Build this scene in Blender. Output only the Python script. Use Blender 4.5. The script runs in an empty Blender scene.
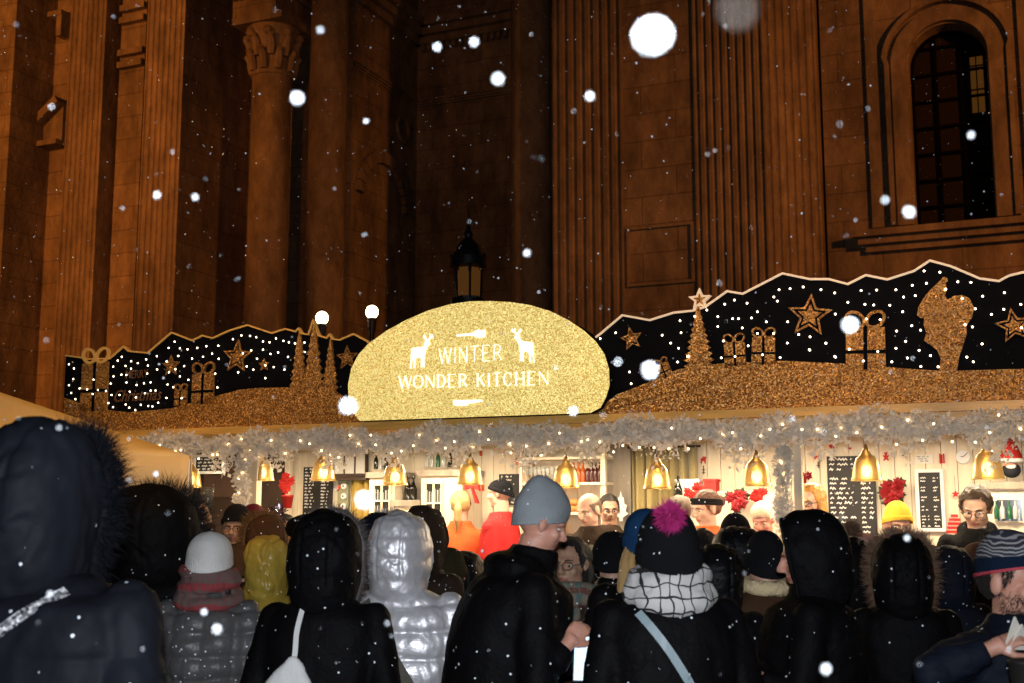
import bpy, bmesh, math, random
import numpy as np
from mathutils import Vector, Matrix, noise
from mathutils.bvhtree import BVHTree
random.seed(7)
rng = np.random.RandomState(11)
PI = math.pi
R = math.radians
scene = bpy.context.scene
C = scene.collection

# ------------------------------------------------------------------ camera
F = 1195.0
PITCH = R(8.1)
EYE = 1.65
cp, sp_ = math.cos(PITCH), math.sin(PITCH)
camd = bpy.data.cameras.new('camera')
camd.sensor_width = 36.0
camd.lens = F * 36.0 / 1024.0
camd.clip_start = 0.05
camd.clip_end = 500
camd.dof.use_dof = True
camd.dof.focus_distance = 6.6
camd.dof.aperture_fstop = 5.0
cam = bpy.data.objects.new('camera', camd)
C.objects.link(cam)
cam.location = (0, 0, EYE)
cam.rotation_euler = (PI / 2 + PITCH, 0, 0)
scene.camera = cam

def ray(px, py):
    dx = (px - 512.0) / F
    dz = (341.5 - py) / F
    return Vector((dx, cp - dz * sp_, sp_ + dz * cp))

def at_y(px, py, Y):
    d = ray(px, py)
    return Vector((0, 0, EYE)) + d * (Y / d.y)

class Frame:
    """a set-out frame: u along the front (to the right), v backwards, z up"""
    def __init__(s, y0, ang):
        s.o = Vector((0, y0, 0)); s.ang = ang
        s.U = Vector((math.cos(ang), math.sin(ang), 0))
        s.V = Vector((-math.sin(ang), math.cos(ang), 0))
    def hit(s, px, py, v):
        d = ray(px, py)
        o = Vector((0, 0, EYE)) - s.o
        t = (v - o.dot(s.V)) / d.dot(s.V)
        p = o + d * t
        return p.dot(s.U), p.z
    def world(s, u, v, z=0):
        return s.o + s.U * u + s.V * v + Vector((0, 0, z))
ANG = R(-23.64)
ST = Frame(7.48, ANG)     # the stall front
BA = Frame(22.0, ANG)     # the basilica front

# ------------------------------------------------------------------ materials
MATS = {}
def nodes(m):
    m.use_nodes = True
    nt = m.node_tree
    return nt, nt.nodes, nt.links, nt.nodes['Principled BSDF']

def mat(name, col, rough=.6, metal=0., emit=None, estr=0., bump=None, var=None, specks=0., trans=0., sheen=0., coat=0., spec=None, alpha=None, transl=0., stretch=None):
    """bump=(scale, strength[, detail]); var=(scale, amount): colour unevenness of the stuff itself; specks: settled snow crystals"""
    if name in MATS: return MATS[name]
    m = bpy.data.materials.new(name)
    nt, N, L, b = nodes(m)
    c = (*col, 1)
    b.inputs['Base Color'].default_value = c
    b.inputs['Roughness'].default_value = rough
    b.inputs['Metallic'].default_value = metal
    b.inputs['Sheen Weight'].default_value = sheen
    b.inputs['Coat Weight'].default_value = coat
    if spec is not None: b.inputs['Specular IOR Level'].default_value = spec
    if trans: b.inputs['Transmission Weight'].default_value = trans
    if alpha is not None: b.inputs['Alpha'].default_value = alpha
    if emit:
        b.inputs['Emission Color'].default_value = (*emit, 1)
        b.inputs['Emission Strength'].default_value = estr
    tc = N.new('ShaderNodeTexCoord')
    vec = tc.outputs['Object']
    if stretch:
        mp = N.new('ShaderNodeMapping'); mp.inputs['Scale'].default_value = stretch
        L.new(vec, mp.inputs['Vector']); vec = mp.outputs[0]
    colsock = None
    if var:
        n = N.new('ShaderNodeTexNoise'); n.inputs['Scale'].default_value = var[0]; n.inputs['Detail'].default_value = 5
        L.new(vec, n.inputs['Vector'])
        r = N.new('ShaderNodeMapRange'); r.inputs[1].default_value = .3; r.inputs[2].default_value = .7
        r.inputs[3].default_value = 1 - var[1]; r.inputs[4].default_value = 1 + var[1]
        L.new(n.outputs['Fac'], r.inputs[0])
        mx = N.new('ShaderNodeVectorMath'); mx.operation = 'SCALE'
        mx.inputs[0].default_value = col
        L.new(r.outputs[0], mx.inputs['Scale'])
        colsock = mx.outputs[0]
    if specks:
        v = N.new('ShaderNodeTexVoronoi'); v.inputs['Scale'].default_value = 55
        L.new(tc.outputs['Object'], v.inputs['Vector'])
        lt = N.new('ShaderNodeMath'); lt.operation = 'LESS_THAN'; lt.inputs[1].default_value = .22
        L.new(v.outputs['Distance'], lt.inputs[0])
        sx = N.new('ShaderNodeSeparateXYZ'); L.new(v.outputs['Color'], sx.inputs[0])
        l2 = N.new('ShaderNodeMath'); l2.operation = 'LESS_THAN'; l2.inputs[1].default_value = specks
        L.new(sx.outputs[0], l2.inputs[0])
        mu = N.new('ShaderNodeMath'); mu.operation = 'MULTIPLY'
        L.new(lt.outputs[0], mu.inputs[0]); L.new(l2.outputs[0], mu.inputs[1])
        mc = N.new('ShaderNodeMix'); mc.data_type = 'RGBA'
        L.new(mu.outputs[0], mc.inputs[0])
        if colsock: L.new(colsock, mc.inputs[6])
        else: mc.inputs[6].default_value = c
        mc.inputs[7].default_value = (.75, .8, .88, 1)
        colsock = mc.outputs[2]
    if colsock: L.new(colsock, b.inputs['Base Color'])
    if bump:
        n = N.new('ShaderNodeTexNoise'); n.inputs['Scale'].default_value = bump[0]; n.inputs['Detail'].default_value = 6
        L.new(vec, n.inputs['Vector'])
        bp = N.new('ShaderNodeBump'); bp.inputs['Strength'].default_value = bump[1]; bp.inputs['Distance'].default_value = .01
        L.new(n.outputs['Fac'], bp.inputs['Height']); L.new(bp.outputs[0], b.inputs['Normal'])
    if transl:
        tr = N.new('ShaderNodeBsdfTranslucent'); tr.inputs[0].default_value = c
        ms = N.new('ShaderNodeMixShader'); ms.inputs[0].default_value = transl
        out = N['Material Output']
        L.new(b.outputs[0], ms.inputs[1]); L.new(tr.outputs[0], ms.inputs[2]); L.new(ms.outputs[0], out.inputs[0])
    MATS[name] = m
    return m

def glitter(name, dark, light, scale, emit=0.):
    m = bpy.data.materials.new(name); nt, N, L, b = nodes(m)
    tc = N.new('ShaderNodeTexCoord')
    v = N.new('ShaderNodeTexVoronoi'); v.inputs['Scale'].default_value = scale
    L.new(tc.outputs['Object'], v.inputs['Vector'])
    sx = N.new('ShaderNodeSeparateXYZ'); L.new(v.outputs['Color'], sx.inputs[0])
    cr = N.new('ShaderNodeValToRGB')
    e = cr.color_ramp.elements
    e[0].color = (*dark, 1); e[1].color = (*light, 1)
    e.new(.55).color = (*[(a * .6 + c * .4) for a, c in zip(dark, light)], 1)
    L.new(sx.outputs[0], cr.inputs[0]); L.new(cr.outputs[0], b.inputs['Base Color'])
    b.inputs['Roughness'].default_value = .38
    b.inputs['Metallic'].default_value = .25
    # every flake of glitter lies at its own tilt
    sub = N.new('ShaderNodeVectorMath'); sub.operation = 'SUBTRACT'; sub.inputs[1].default_value = (.5, .5, .5)
    L.new(v.outputs['Color'], sub.inputs[0])
    sc = N.new('ShaderNodeVectorMath'); sc.operation = 'SCALE'; sc.inputs['Scale'].default_value = .9
    L.new(sub.outputs[0], sc.inputs[0])
    g = N.new('ShaderNodeNewGeometry')
    ad = N.new('ShaderNodeVectorMath'); ad.operation = 'ADD'
    L.new(g.outputs['Normal'], ad.inputs[0]); L.new(sc.outputs[0], ad.inputs[1])
    no = N.new('ShaderNodeVectorMath'); no.operation = 'NORMALIZE'; L.new(ad.outputs[0], no.inputs[0])
    L.new(no.outputs[0], b.inputs['Normal'])
    if emit:
        L.new(cr.outputs[0], b.inputs['Emission Color']); b.inputs['Emission Strength'].default_value = emit
    MATS[name] = m
    return m

def stone(name, a, b_, block=True):
    m = bpy.data.materials.new(name); nt, N, L, b = nodes(m)
    tc = N.new('ShaderNodeTexCoord')
    n = N.new('ShaderNodeTexNoise'); n.inputs['Scale'].default_value = .9; n.inputs['Detail'].default_value = 8; n.inputs['Roughness'].default_value = .65
    mp = N.new('ShaderNodeMapping'); mp.inputs['Scale'].default_value = (1, 1, .45)
    L.new(tc.outputs['Object'], mp.inputs[0]); L.new(mp.outputs[0], n.inputs['Vector'])
    cr = N.new('ShaderNodeValToRGB'); e = cr.color_ramp.elements
    e[0].position = .33; e[1].position = .68
    e[0].color = (*a, 1); e[1].color = (*b_, 1)
    L.new(n.outputs['Fac'], cr.inputs[0])
    col = cr.outputs[0]
    n4 = N.new('ShaderNodeTexNoise'); n4.inputs['Scale'].default_value = 3.2; n4.inputs['Detail'].default_value = 10; n4.inputs['Roughness'].default_value = .75
    L.new(mp.outputs[0], n4.inputs['Vector'])
    r4 = N.new('ShaderNodeMapRange'); r4.inputs[1].default_value = .35; r4.inputs[2].default_value = .65; r4.inputs[3].default_value = .55; r4.inputs[4].default_value = 1.2
    L.new(n4.outputs['Fac'], r4.inputs[0]); s4 = N.new('ShaderNodeVectorMath'); s4.operation = 'SCALE'
    L.new(col, s4.inputs[0]); L.new(r4.outputs[0], s4.inputs['Scale']); col = s4.outputs[0]
    hs = None
    if block:
        br = N.new('ShaderNodeTexBrick'); br.inputs['Scale'].default_value = 1
        br.inputs['Brick Width'].default_value = 1.3; br.inputs['Row Height'].default_value = .52
        br.inputs['Mortar Size'].default_value = .012; br.inputs['Mortar Smooth'].default_value = .3
        br.inputs['Color1'].default_value = (1, 1, 1, 1); br.inputs['Color2'].default_value = (.84, .82, .79, 1)
        br.inputs['Mortar'].default_value = (.62, .58, .55, 1)
        sx = N.new('ShaderNodeSeparateXYZ'); cx = N.new('ShaderNodeCombineXYZ')
        L.new(tc.outputs['Object'], sx.inputs[0])
        add = N.new('ShaderNodeMath'); add.operation = 'ADD'; L.new(sx.outputs[0], add.inputs[0]); L.new(sx.outputs[1], add.inputs[1])
        L.new(add.outputs[0], cx.inputs[0]); L.new(sx.outputs[2], cx.inputs[1])
        L.new(cx.outputs[0], br.inputs['Vector'])
        mx = N.new('ShaderNodeMix'); mx.data_type = 'RGBA'; mx.blend_type = 'MULTIPLY'; mx.inputs[0].default_value = 1
        L.new(col, mx.inputs[6]); L.new(br.outputs['Color'], mx.inputs[7]); col = mx.outputs[2]
        hs = br.outputs['Fac']
    L.new(col, b.inputs['Base Color'])
    b.inputs['Roughness'].default_value = .85
    n2 = N.new('ShaderNodeTexNoise'); n2.inputs['Scale'].default_value = 9; n2.inputs['Detail'].default_value = 6
    L.new(tc.outputs['Object'], n2.inputs['Vector'])
    bp = N.new('ShaderNodeBump'); bp.inputs['Strength'].default_value = .35; bp.inputs['Distance'].default_value = .03
    L.new(n2.outputs['Fac'], bp.inputs['Height'])
    nrm = bp.outputs[0]
    if hs:
        b2 = N.new('ShaderNodeBump'); b2.invert = True; b2.inputs['Strength'].default_value = .6; b2.inputs['Distance'].default_value = .02
        L.new(hs, b2.inputs['Height']); L.new(nrm, b2.inputs['Normal']); nrm = b2.outputs[0]
    L.new(nrm, b.inputs['Normal'])
    MATS[name] = m
    return m

def pattern(name, kind, c1, c2, c3, sx=1., sz=1.):
    """woven cloth: 'plaid', 'check', 'stripe'"""
    m = bpy.data.materials.new(name); nt, N, L, b = nodes(m)
    tc = N.new('ShaderNodeTexCoord'); s = N.new('ShaderNodeSeparateXYZ')
    nz = N.new('ShaderNodeTexNoise'); nz.inputs['Scale'].default_value = 9; L.new(tc.outputs['Object'], nz.inputs['Vector'])
    nm = N.new('ShaderNodeVectorMath'); nm.operation = 'MULTIPLY_ADD'; nm.inputs[1].default_value = (.07, .07, .07); L.new(nz.outputs['Color'], nm.inputs[0]); L.new(tc.outputs['Object'], nm.inputs[2]); L.new(nm.outputs[0], s.inputs[0])
    def wave(sock, freq, thr):
        a = N.new('ShaderNodeMath'); a.operation = 'MULTIPLY'; a.inputs[1].default_value = freq; L.new(sock, a.inputs[0])
        f = N.new('ShaderNodeMath'); f.operation = 'FRACT'; L.new(a.outputs[0], f.inputs[0])
        t = N.new('ShaderNodeMath'); t.operation = 'LESS_THAN'; t.inputs[1].default_value = thr; L.new(f.outputs[0], t.inputs[0])
        return t.outputs[0]
    def mix(fac, a, c):
        x = N.new('ShaderNodeMix'); x.data_type = 'RGBA'; L.new(fac, x.inputs[0])
        if isinstance(a, tuple): x.inputs[6].default_value = (*a, 1)
        else: L.new(a, x.inputs[6])
        x.inputs[7].default_value = (*c, 1)
        return x.outputs[2]
    if kind == 'check':
        col = mix(wave(s.outputs[0], sx, .13), c1, c2)
        col = mix(wave(s.outputs[2], sz, .13), col, c2)
    elif kind == 'stripe':
        col = mix(wave(s.outputs[2], sz, .4), c1, c2)
        col = mix(wave(s.outputs[2], sz * .31, .18), col, c3)
    else:
        col = mix(wave(s.outputs[0], sx, .35), c1, c2)
        col = mix(wave(s.outputs[2], sz, .3), col, c3)
        col = mix(wave(s.outputs[0], sx * 2.3, .12), col, c1)
    L.new(col, b.inputs['Base Color'])
    b.inputs['Roughness'].default_value = .9
    n = N.new('ShaderNodeTexNoise'); n.inputs['Scale'].default_value = 220
    L.new(tc.outputs['Object'], n.inputs['Vector'])
    bp = N.new('ShaderNodeBump'); bp.inputs['Strength'].default_value = .5; bp.inputs['Distance'].default_value = .004
    L.new(n.outputs['Fac'], bp.inputs['Height']); L.new(bp.outputs[0], b.inputs['Normal'])
    MATS[name] = m
    return m

# ------------------------------------------------------------------ objects
def tag(o, label=None, cat=None, group=None, kind=None):
    if label: o['label'] = label
    if cat: o['category'] = cat
    if group: o['group'] = group
    if kind: o['kind'] = kind
    return o

def empty(name, loc=(0, 0, 0), rz=0., label=None, cat=None, group=None):
    o = bpy.data.objects.new(name, None); C.objects.link(o)
    o.location = loc; o.rotation_euler = (0, 0, rz); o.empty_display_size = .1
    return tag(o, label, cat, group)

def link(name, me, parent=None, loc=None, rz=0.):
    o = bpy.data.objects.new(name, me); C.objects.link(o)
    if parent is not None: o.parent = parent
    if loc is not None: o.location = loc; o.rotation_euler = (0, 0, rz)
    return o

class MB:
    def __init__(s): s.v = []; s.f = []; s.m = []; s.cur = 0
    def add(s, vs, fs):
        n = len(s.v); s.v.extend([tuple(p) for p in vs])
        for f in fs: s.f.append([i + n for i in f]); s.m.append(s.cur)
        return s
    def box(s, x0, x1, y0, y1, z0, z1):
        return s.add([(x0, y0, z0), (x1, y0, z0), (x1, y1, z0), (x0, y1, z0), (x0, y0, z1), (x1, y0, z1), (x1, y1, z1), (x0, y1, z1)],
                     [(0, 3, 2, 1), (4, 5, 6, 7), (0, 1, 5, 4), (1, 2, 6, 5), (2, 3, 7, 6), (3, 0, 4, 7)])
    def tube(s, pts, rad, n=8, cap=True, closed=False):
        pts = [Vector(p) for p in pts]; m = len(pts)
        rr = rad if isinstance(rad, (list, tuple)) else [rad] * m
        vs = []; prev = None
        for i, p in enumerate(pts):
            if closed: t = pts[(i + 1) % m] - pts[i - 1]
            else: t = pts[min(i + 1, m - 1)] - pts[max(i - 1, 0)]
            if t.length < 1e-9: t = Vector((0, 0, 1))
            t.normalize()
            if prev is None:
                a = Vector((0, 0, 1)) if abs(t.z) < .9 else Vector((1, 0, 0))
                x = t.cross(a).normalized()
            else:
                x = (prev - t * prev.dot(t)); x = x.normalized() if x.length > 1e-6 else t.orthogonal().normalized()
            prev = x; y = t.cross(x)
            for k in range(n):
                a = 2 * PI * k / n
                vs.append(p + (x * math.cos(a) + y * math.sin(a)) * rr[i])
        fs = []
        for i in range(m if closed else m - 1):
            for k in range(n):
                a = i * n + k; b = i * n + (k + 1) % n
                c = ((i + 1) % m) * n + (k + 1) % n; d = ((i + 1) % m) * n + k
                fs.append((a, b, c, d))
        if cap and not closed:
            fs.append(tuple(range(n))[::-1]); fs.append(tuple((m - 1) * n + k for k in range(n)))
        return s.add(vs, fs)
    def lathe(s, prof, n=24, c=(0, 0, 0)):
        vs = []; fs = []; m = len(prof)
        for r, z in prof:
            for k in range(n):
                a = 2 * PI * k / n
                vs.append((c[0] + r * math.cos(a), c[1] + r * math.sin(a), c[2] + z))
        for i in range(m - 1):
            for k in range(n):
                fs.append((i * n + k, i * n + (k + 1) % n, (i + 1) * n + (k + 1) % n, (i + 1) * n + k))
        return s.add(vs, fs)
    def ell(s, c, r, M=None, nu=20, nv=14):
        vs = []; fs = []
        for j in range(nv + 1):
            t = PI * j / nv
            for k in range(nu):
                a = 2 * PI * k / nu
                p = Vector((r[0] * math.sin(t) * math.cos(a), r[1] * math.sin(t) * math.sin(a), r[2] * math.cos(t)))
                if M is not None: p = M @ p
                vs.append(p + Vector(c))
        for j in range(nv):
            for k in range(nu):
                fs.append((j * nu + k, (j + 1) * nu + k, (j + 1) * nu + (k + 1) % nu, j * nu + (k + 1) % nu))
        return s.add(vs, fs)
    def loft(s, rings, n=28, pw=2.0):
        """rings: (z, rx, ry, cx, cy), closed ends"""
        vs = []; fs = []
        for (z, rx, ry, cx, cy) in rings:
            for k in range(n):
                a = 2 * PI * k / n; ca, sa = math.cos(a), math.sin(a)
                vs.append((cx + rx * math.copysign(abs(ca) ** (2 / pw), ca), cy + ry * math.copysign(abs(sa) ** (2 / pw), sa), z))
        m = len(rings)
        for i in range(m - 1):
            for k in range(n):
                fs.append((i * n + k, i * n + (k + 1) % n, (i + 1) * n + (k + 1) % n, (i + 1) * n + k))
        fs.append(tuple(range(n))[::-1]); fs.append(tuple((m - 1) * n + k for k in range(n)))
        return s.add(vs, fs)
    def prism(s, pts, v0, v1):
        """closed outline in (u,z), from v0 (front) to v1 (back)"""
        area = sum(pts[i][0] * pts[(i + 1) % len(pts)][1] - pts[(i + 1) % len(pts)][0] * pts[i][1] for i in range(len(pts)))
        if area < 0: pts = pts[::-1]
        n = len(pts)
        vs = [(u, v0, z) for u, z in pts] + [(u, v1, z) for u, z in pts]
        fs = [tuple(range(n)), tuple(range(2 * n - 1, n - 1, -1))]
        fs += [(i, i + n, (i + 1) % n + n, (i + 1) % n) for i in range(n)]
        return s.add(vs, fs)
    def band(s, pts, w, v0, v1, closed=False):
        """flat strip of width w (number or list) following a path in (u,z)"""
        n = len(pts); P = [Vector((p[0], p[1])) for p in pts]; L_, R_ = [], []
        for i in range(n):
            a = P[i - 1] if (i > 0 or closed) else P[i]
            c = P[(i + 1) % n] if (i < n - 1 or closed) else P[i]
            d1 = (P[i] - a); d2 = (c - P[i])
            d1 = d1.normalized() if d1.length > 1e-9 else d2.normalized()
            d2 = d2.normalized() if d2.length > 1e-9 else d1
            t = d1 + d2
            t = t.normalized() if t.length > 1e-6 else d1
            nn = Vector((-t.y, t.x)); k = max(.45, nn.dot(Vector((-d1.y, d1.x))))
            ww = (w[i] if isinstance(w, (list, tuple)) else w) / 2 / k
            L_.append(P[i] + nn * ww); R_.append(P[i] - nn * ww)
        vs = []
        for i in range(n):
            vs += [(L_[i].x, v0, L_[i].y), (R_[i].x, v0, R_[i].y), (R_[i].x, v1, R_[i].y), (L_[i].x, v1, L_[i].y)]
        fs = []
        for i in range(n if closed else n - 1):
            a = i * 4; b = ((i + 1) % n) * 4
            for k in range(4):
                fs.append((a + k, a + (k + 1) % 4, b + (k + 1) % 4, b + k))
        if not closed: fs += [(0, 3, 2, 1), ((n - 1) * 4, (n - 1) * 4 + 1, (n - 1) * 4 + 2, (n - 1) * 4 + 3)]
        return s.add(vs, fs)
    def mesh(s, name, mats, smooth=False, fix=False):
        me = bpy.data.meshes.new(name)
        me.from_pydata(s.v, [], s.f)
        for m in (mats if isinstance(mats, (list, tuple)) else [mats]): me.materials.append(m)
        me.polygons.foreach_set('material_index', s.m)
        if fix:
            bm = bmesh.new(); bm.from_mesh(me); bmesh.ops.recalc_face_normals(bm, faces=bm.faces); bm.to_mesh(me); bm.free()
        if smooth is True: me.polygons.foreach_set('use_smooth', [True] * len(me.polygons))
        me.update()
        if smooth == 'auto':
            me.polygons.foreach_set('use_smooth', [True] * len(me.polygons))
            me.set_sharp_from_angle(angle=R(35))
        return me
    def build(s, name, mats, parent=None, smooth=False, loc=None, rz=0., fix=False):
        return link(name, s.mesh(name, mats, smooth, fix), parent, loc, rz)

def bake(mb, voxel, smooth_it=4, mats=None):
    """weld overlapping closed shapes into one continuous skin"""
    me = mb.mesh('tmp', mats or [])
    o = bpy.data.objects.new('tmp', me); C.objects.link(o)
    r = o.modifiers.new('r', 'REMESH'); r.mode = 'VOXEL'; r.voxel_size = voxel; r.use_smooth_shade = True
    if smooth_it:
        sm = o.modifiers.new('s', 'SMOOTH'); sm.factor = .5; sm.iterations = smooth_it
    dg = bpy.context.evaluated_depsgraph_get()
    ev = o.evaluated_get(dg)
    out = bpy.data.meshes.new_from_object(ev, depsgraph=dg)
    bpy.data.objects.remove(o); bpy.data.meshes.remove(me)
    return out

def vget(me):
    a = np.empty(len(me.vertices) * 3, dtype=np.float32); me.vertices.foreach_get('co', a); return a.reshape(-1, 3)
def nget(me):
    a = np.empty(len(me.vertices) * 3, dtype=np.float32); me.vertices.foreach_get('normal', a); return a.reshape(-1, 3)
def vset(me, a):
    me.vertices.foreach_set('co', a.astype(np.float32).ravel()); me.update()

def wob(a, freq, seed=0, octs=3, st=(1, 1, 1)):
    """cheap smooth noise, sums of rotated sine products"""
    r = np.random.RandomState(seed); out = np.zeros(len(a)); amp = 1.; tot = 0.
    p = a * np.array(st)
    for o in range(octs):
        acc = np.zeros(len(a))
        for k in range(4):
            d = r.normal(size=3); d /= np.linalg.norm(d)
            e = r.normal(size=3); e /= np.linalg.norm(e)
            acc += np.sin(p @ d * freq * 6.28 + r.rand() * 6.28 + 1.7 * np.sin(p @ e * freq * 3.9 + r.rand() * 6.28))
        out += acc / 4 * amp; tot += amp; amp *= .55; freq *= 1.93
    return out / tot

STRIP_E = [5, 19, 19, 19, 19, 19, 19]
PEND_E = 8
NSNOW = 12000
SKY_S = .02
FLASH_E = 540
OR_ = (1., .33, .058)
FLOODS_AND_FILLS = [((-17, 4, 9), (-12.5, 26, 10), 14000, OR_, 44, .6, .3), ((13, 3.5, 10), (6.5, 19.5, 5.5), 6200, OR_, 58, .8, .4), ((-6, 2, 10), (-4.5, 24, 7), 1100, OR_, 50, .7, .4),
   ((-.6, 3.2, 5.2), (-2.6, 6.0, 2.1), 620, (1, .54, .16), 46, .6, .05)]  # last entry: unseen spot added to brighten the tent canvas
for _u, _e in ((-2.6, 22), (-1.4, 24), (0, 10), (1.4, 36), (2.7, 36), (3.9, 32)):
    _p = ST.world(_u, -1.3, 3.9); FLOODS_AND_FILLS.append((tuple(_p), tuple(ST.world(_u, .0, 2.42)), _e * 1.35, (1, .58, .24), 75, .8, .05))  # unseen warm spots added in front of the roof boards to brighten them
# ------------------------------------------------------------------ people
SKIN = {}
def skin_mats(tone):
    if tone not in SKIN:
        col = {'fair': (.56, .33, .24), 'rosy': (.58, .28, .20), 'mid': (.42, .24, .16)}[tone]
        a = mat('skin_' + tone, col, .5, var=(14, .1), bump=(160, .15)); a.node_tree.nodes['Principled BSDF'].inputs['Subsurface Weight'].default_value = .08
        SKIN[tone] = [a, mat('lips_' + tone, (col[0] * .75, col[1] * .45, col[2] * .5), .45), mat('eye_white', (.6, .57, .53), .25), mat('eye_iris', (.03, .02, .015), .15)]
    return SKIN[tone]

def hand_prims(mb, wrist, fwd, palm_n, side, curl=.5, size=1., grip=0.):
    """palm, four unequal bent fingers and a thumb leaving the side of the palm; fwd: towards the fingers, palm_n: out of the palm"""
    f = Vector(fwd).normalized(); n = Vector(palm_n); n = (n - f * n.dot(f)).normalized(); x = f.cross(n) * side
    W = Vector(wrist)
    P = lambda a, b, c: W + (x * a + f * b + n * c) * size
    M = Matrix((x, f, n)).transposed()
    mb.ell(P(0, .045, 0), (.040 * size, .052 * size, .015 * size), M, 16, 10)
    mb.tube([P(0, -.02, 0), P(0, .03, 0)], [.026 * size, .03 * size], 10)
    for i, (bx, by, L) in enumerate([(.030, .082, .072), (.010, .088, .080), (-.011, .085, .074), (-.030, .076, .058)]):
        a = curl * (1 + .12 * i); p = (bx, by, 0); pts = [P(bx * .8, by - .03, 0), P(*p)]
        ang = 0
        for k, fr in enumerate((.46, .31, .23)):
            ang += a * (.8, 1., .7)[k]
            p = (p[0] + bx * .06, p[1] + math.cos(ang) * L * fr, p[2] + math.sin(ang) * L * fr)
            pts.append(P(*p))
        mb.tube(pts, [.0095 * size, .0095 * size, .0088 * size, .0082 * size, .0068 * size], 8)
        mb.ell(pts[-1], (.0066 * size,) * 3, None, 8, 6)
    t = [(.026, .02, .004), (.052, .045, .014 + grip * .01), (.058 - grip * .01, .072, .026 + grip * .014), (.050 - grip * .014, .092, .036 + grip * .016)]
    pts = [P(*q) for q in t]
    mb.tube(pts, [.015 * size, .012 * size, .0105 * size, .008 * size], 8); mb.ell(pts[-1], (.0078 * size,) * 3, None, 8, 6)
    return W + (f * .08 + n * .025) * size

def fur_spikes(mb, pts, dirs, ln, w, jit=.5):
    vs = []; fs = []
    for p, d in zip(pts, dirs):
        d = Vector(d) + Vector(rng.normal(size=3)) * jit; d.normalize()
        l = ln * (.55 + .75 * rng.rand())
        s = d.orthogonal().normalized(); a = rng.rand() * 6.28
        s = (s * math.cos(a) + d.cross(s) * math.sin(a)) * w
        m_ = p + d * l * .55 + Vector(rng.normal(size=3)) * l * .07
        t = m_ + (d + Vector(rng.normal(size=3)) * .35).normalized() * l * .5
        i = len(vs); vs += [p - s, p + s, m_ + s * .7, m_ - s * .7, t]
        fs += [(i, i + 1, i + 2, i + 3), (i + 3, i + 2, i + 4)]
    return mb.add(vs, fs)

def patch(me, Mi, pred, off, mats, name, parent, amp=0., freq=40, seed=1, fade=.012):
    """a shell that lies on the skin where pred (0..1 array in head coordinates) holds"""
    co = vget(me); no = nget(me)
    M4 = np.array(Mi); hc = co @ M4[:3, :3].T + M4[:3, 3]
    s = pred(hc)
    keep = s > 0
    idx = -np.ones(len(co), int); sel = np.where(keep)[0]; idx[sel] = np.arange(len(sel))
    fs = [[idx[v] for v in p.vertices] for p in me.polygons if all(keep[v] for v in p.vertices)]
    d = np.clip(s, 0, 1)[sel] * off
    if amp: d = d * (1 + amp * wob(hc[sel], freq, seed, 3))
    V = co[sel] + no[sel] * d[:, None]
    m2 = bpy.data.meshes.new(name); m2.from_pydata([tuple(v) for v in V], [], fs)
    for m in mats: m2.materials.append(m)
    m2.polygons.foreach_set('use_smooth', [True] * len(m2.polygons))
    bm = bmesh.new(); bm.from_mesh(m2); lone = [v for v in bm.verts if not v.link_faces]
    bmesh.ops.delete(bm, geom=lone, context='VERTS'); bm.to_mesh(m2); bm.free()
    return link(name, m2, parent)

def sstep(x, a, b):
    t = np.clip((x - a) / (b - a), 0, 1); return t * t * (3 - 2 * t)

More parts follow.
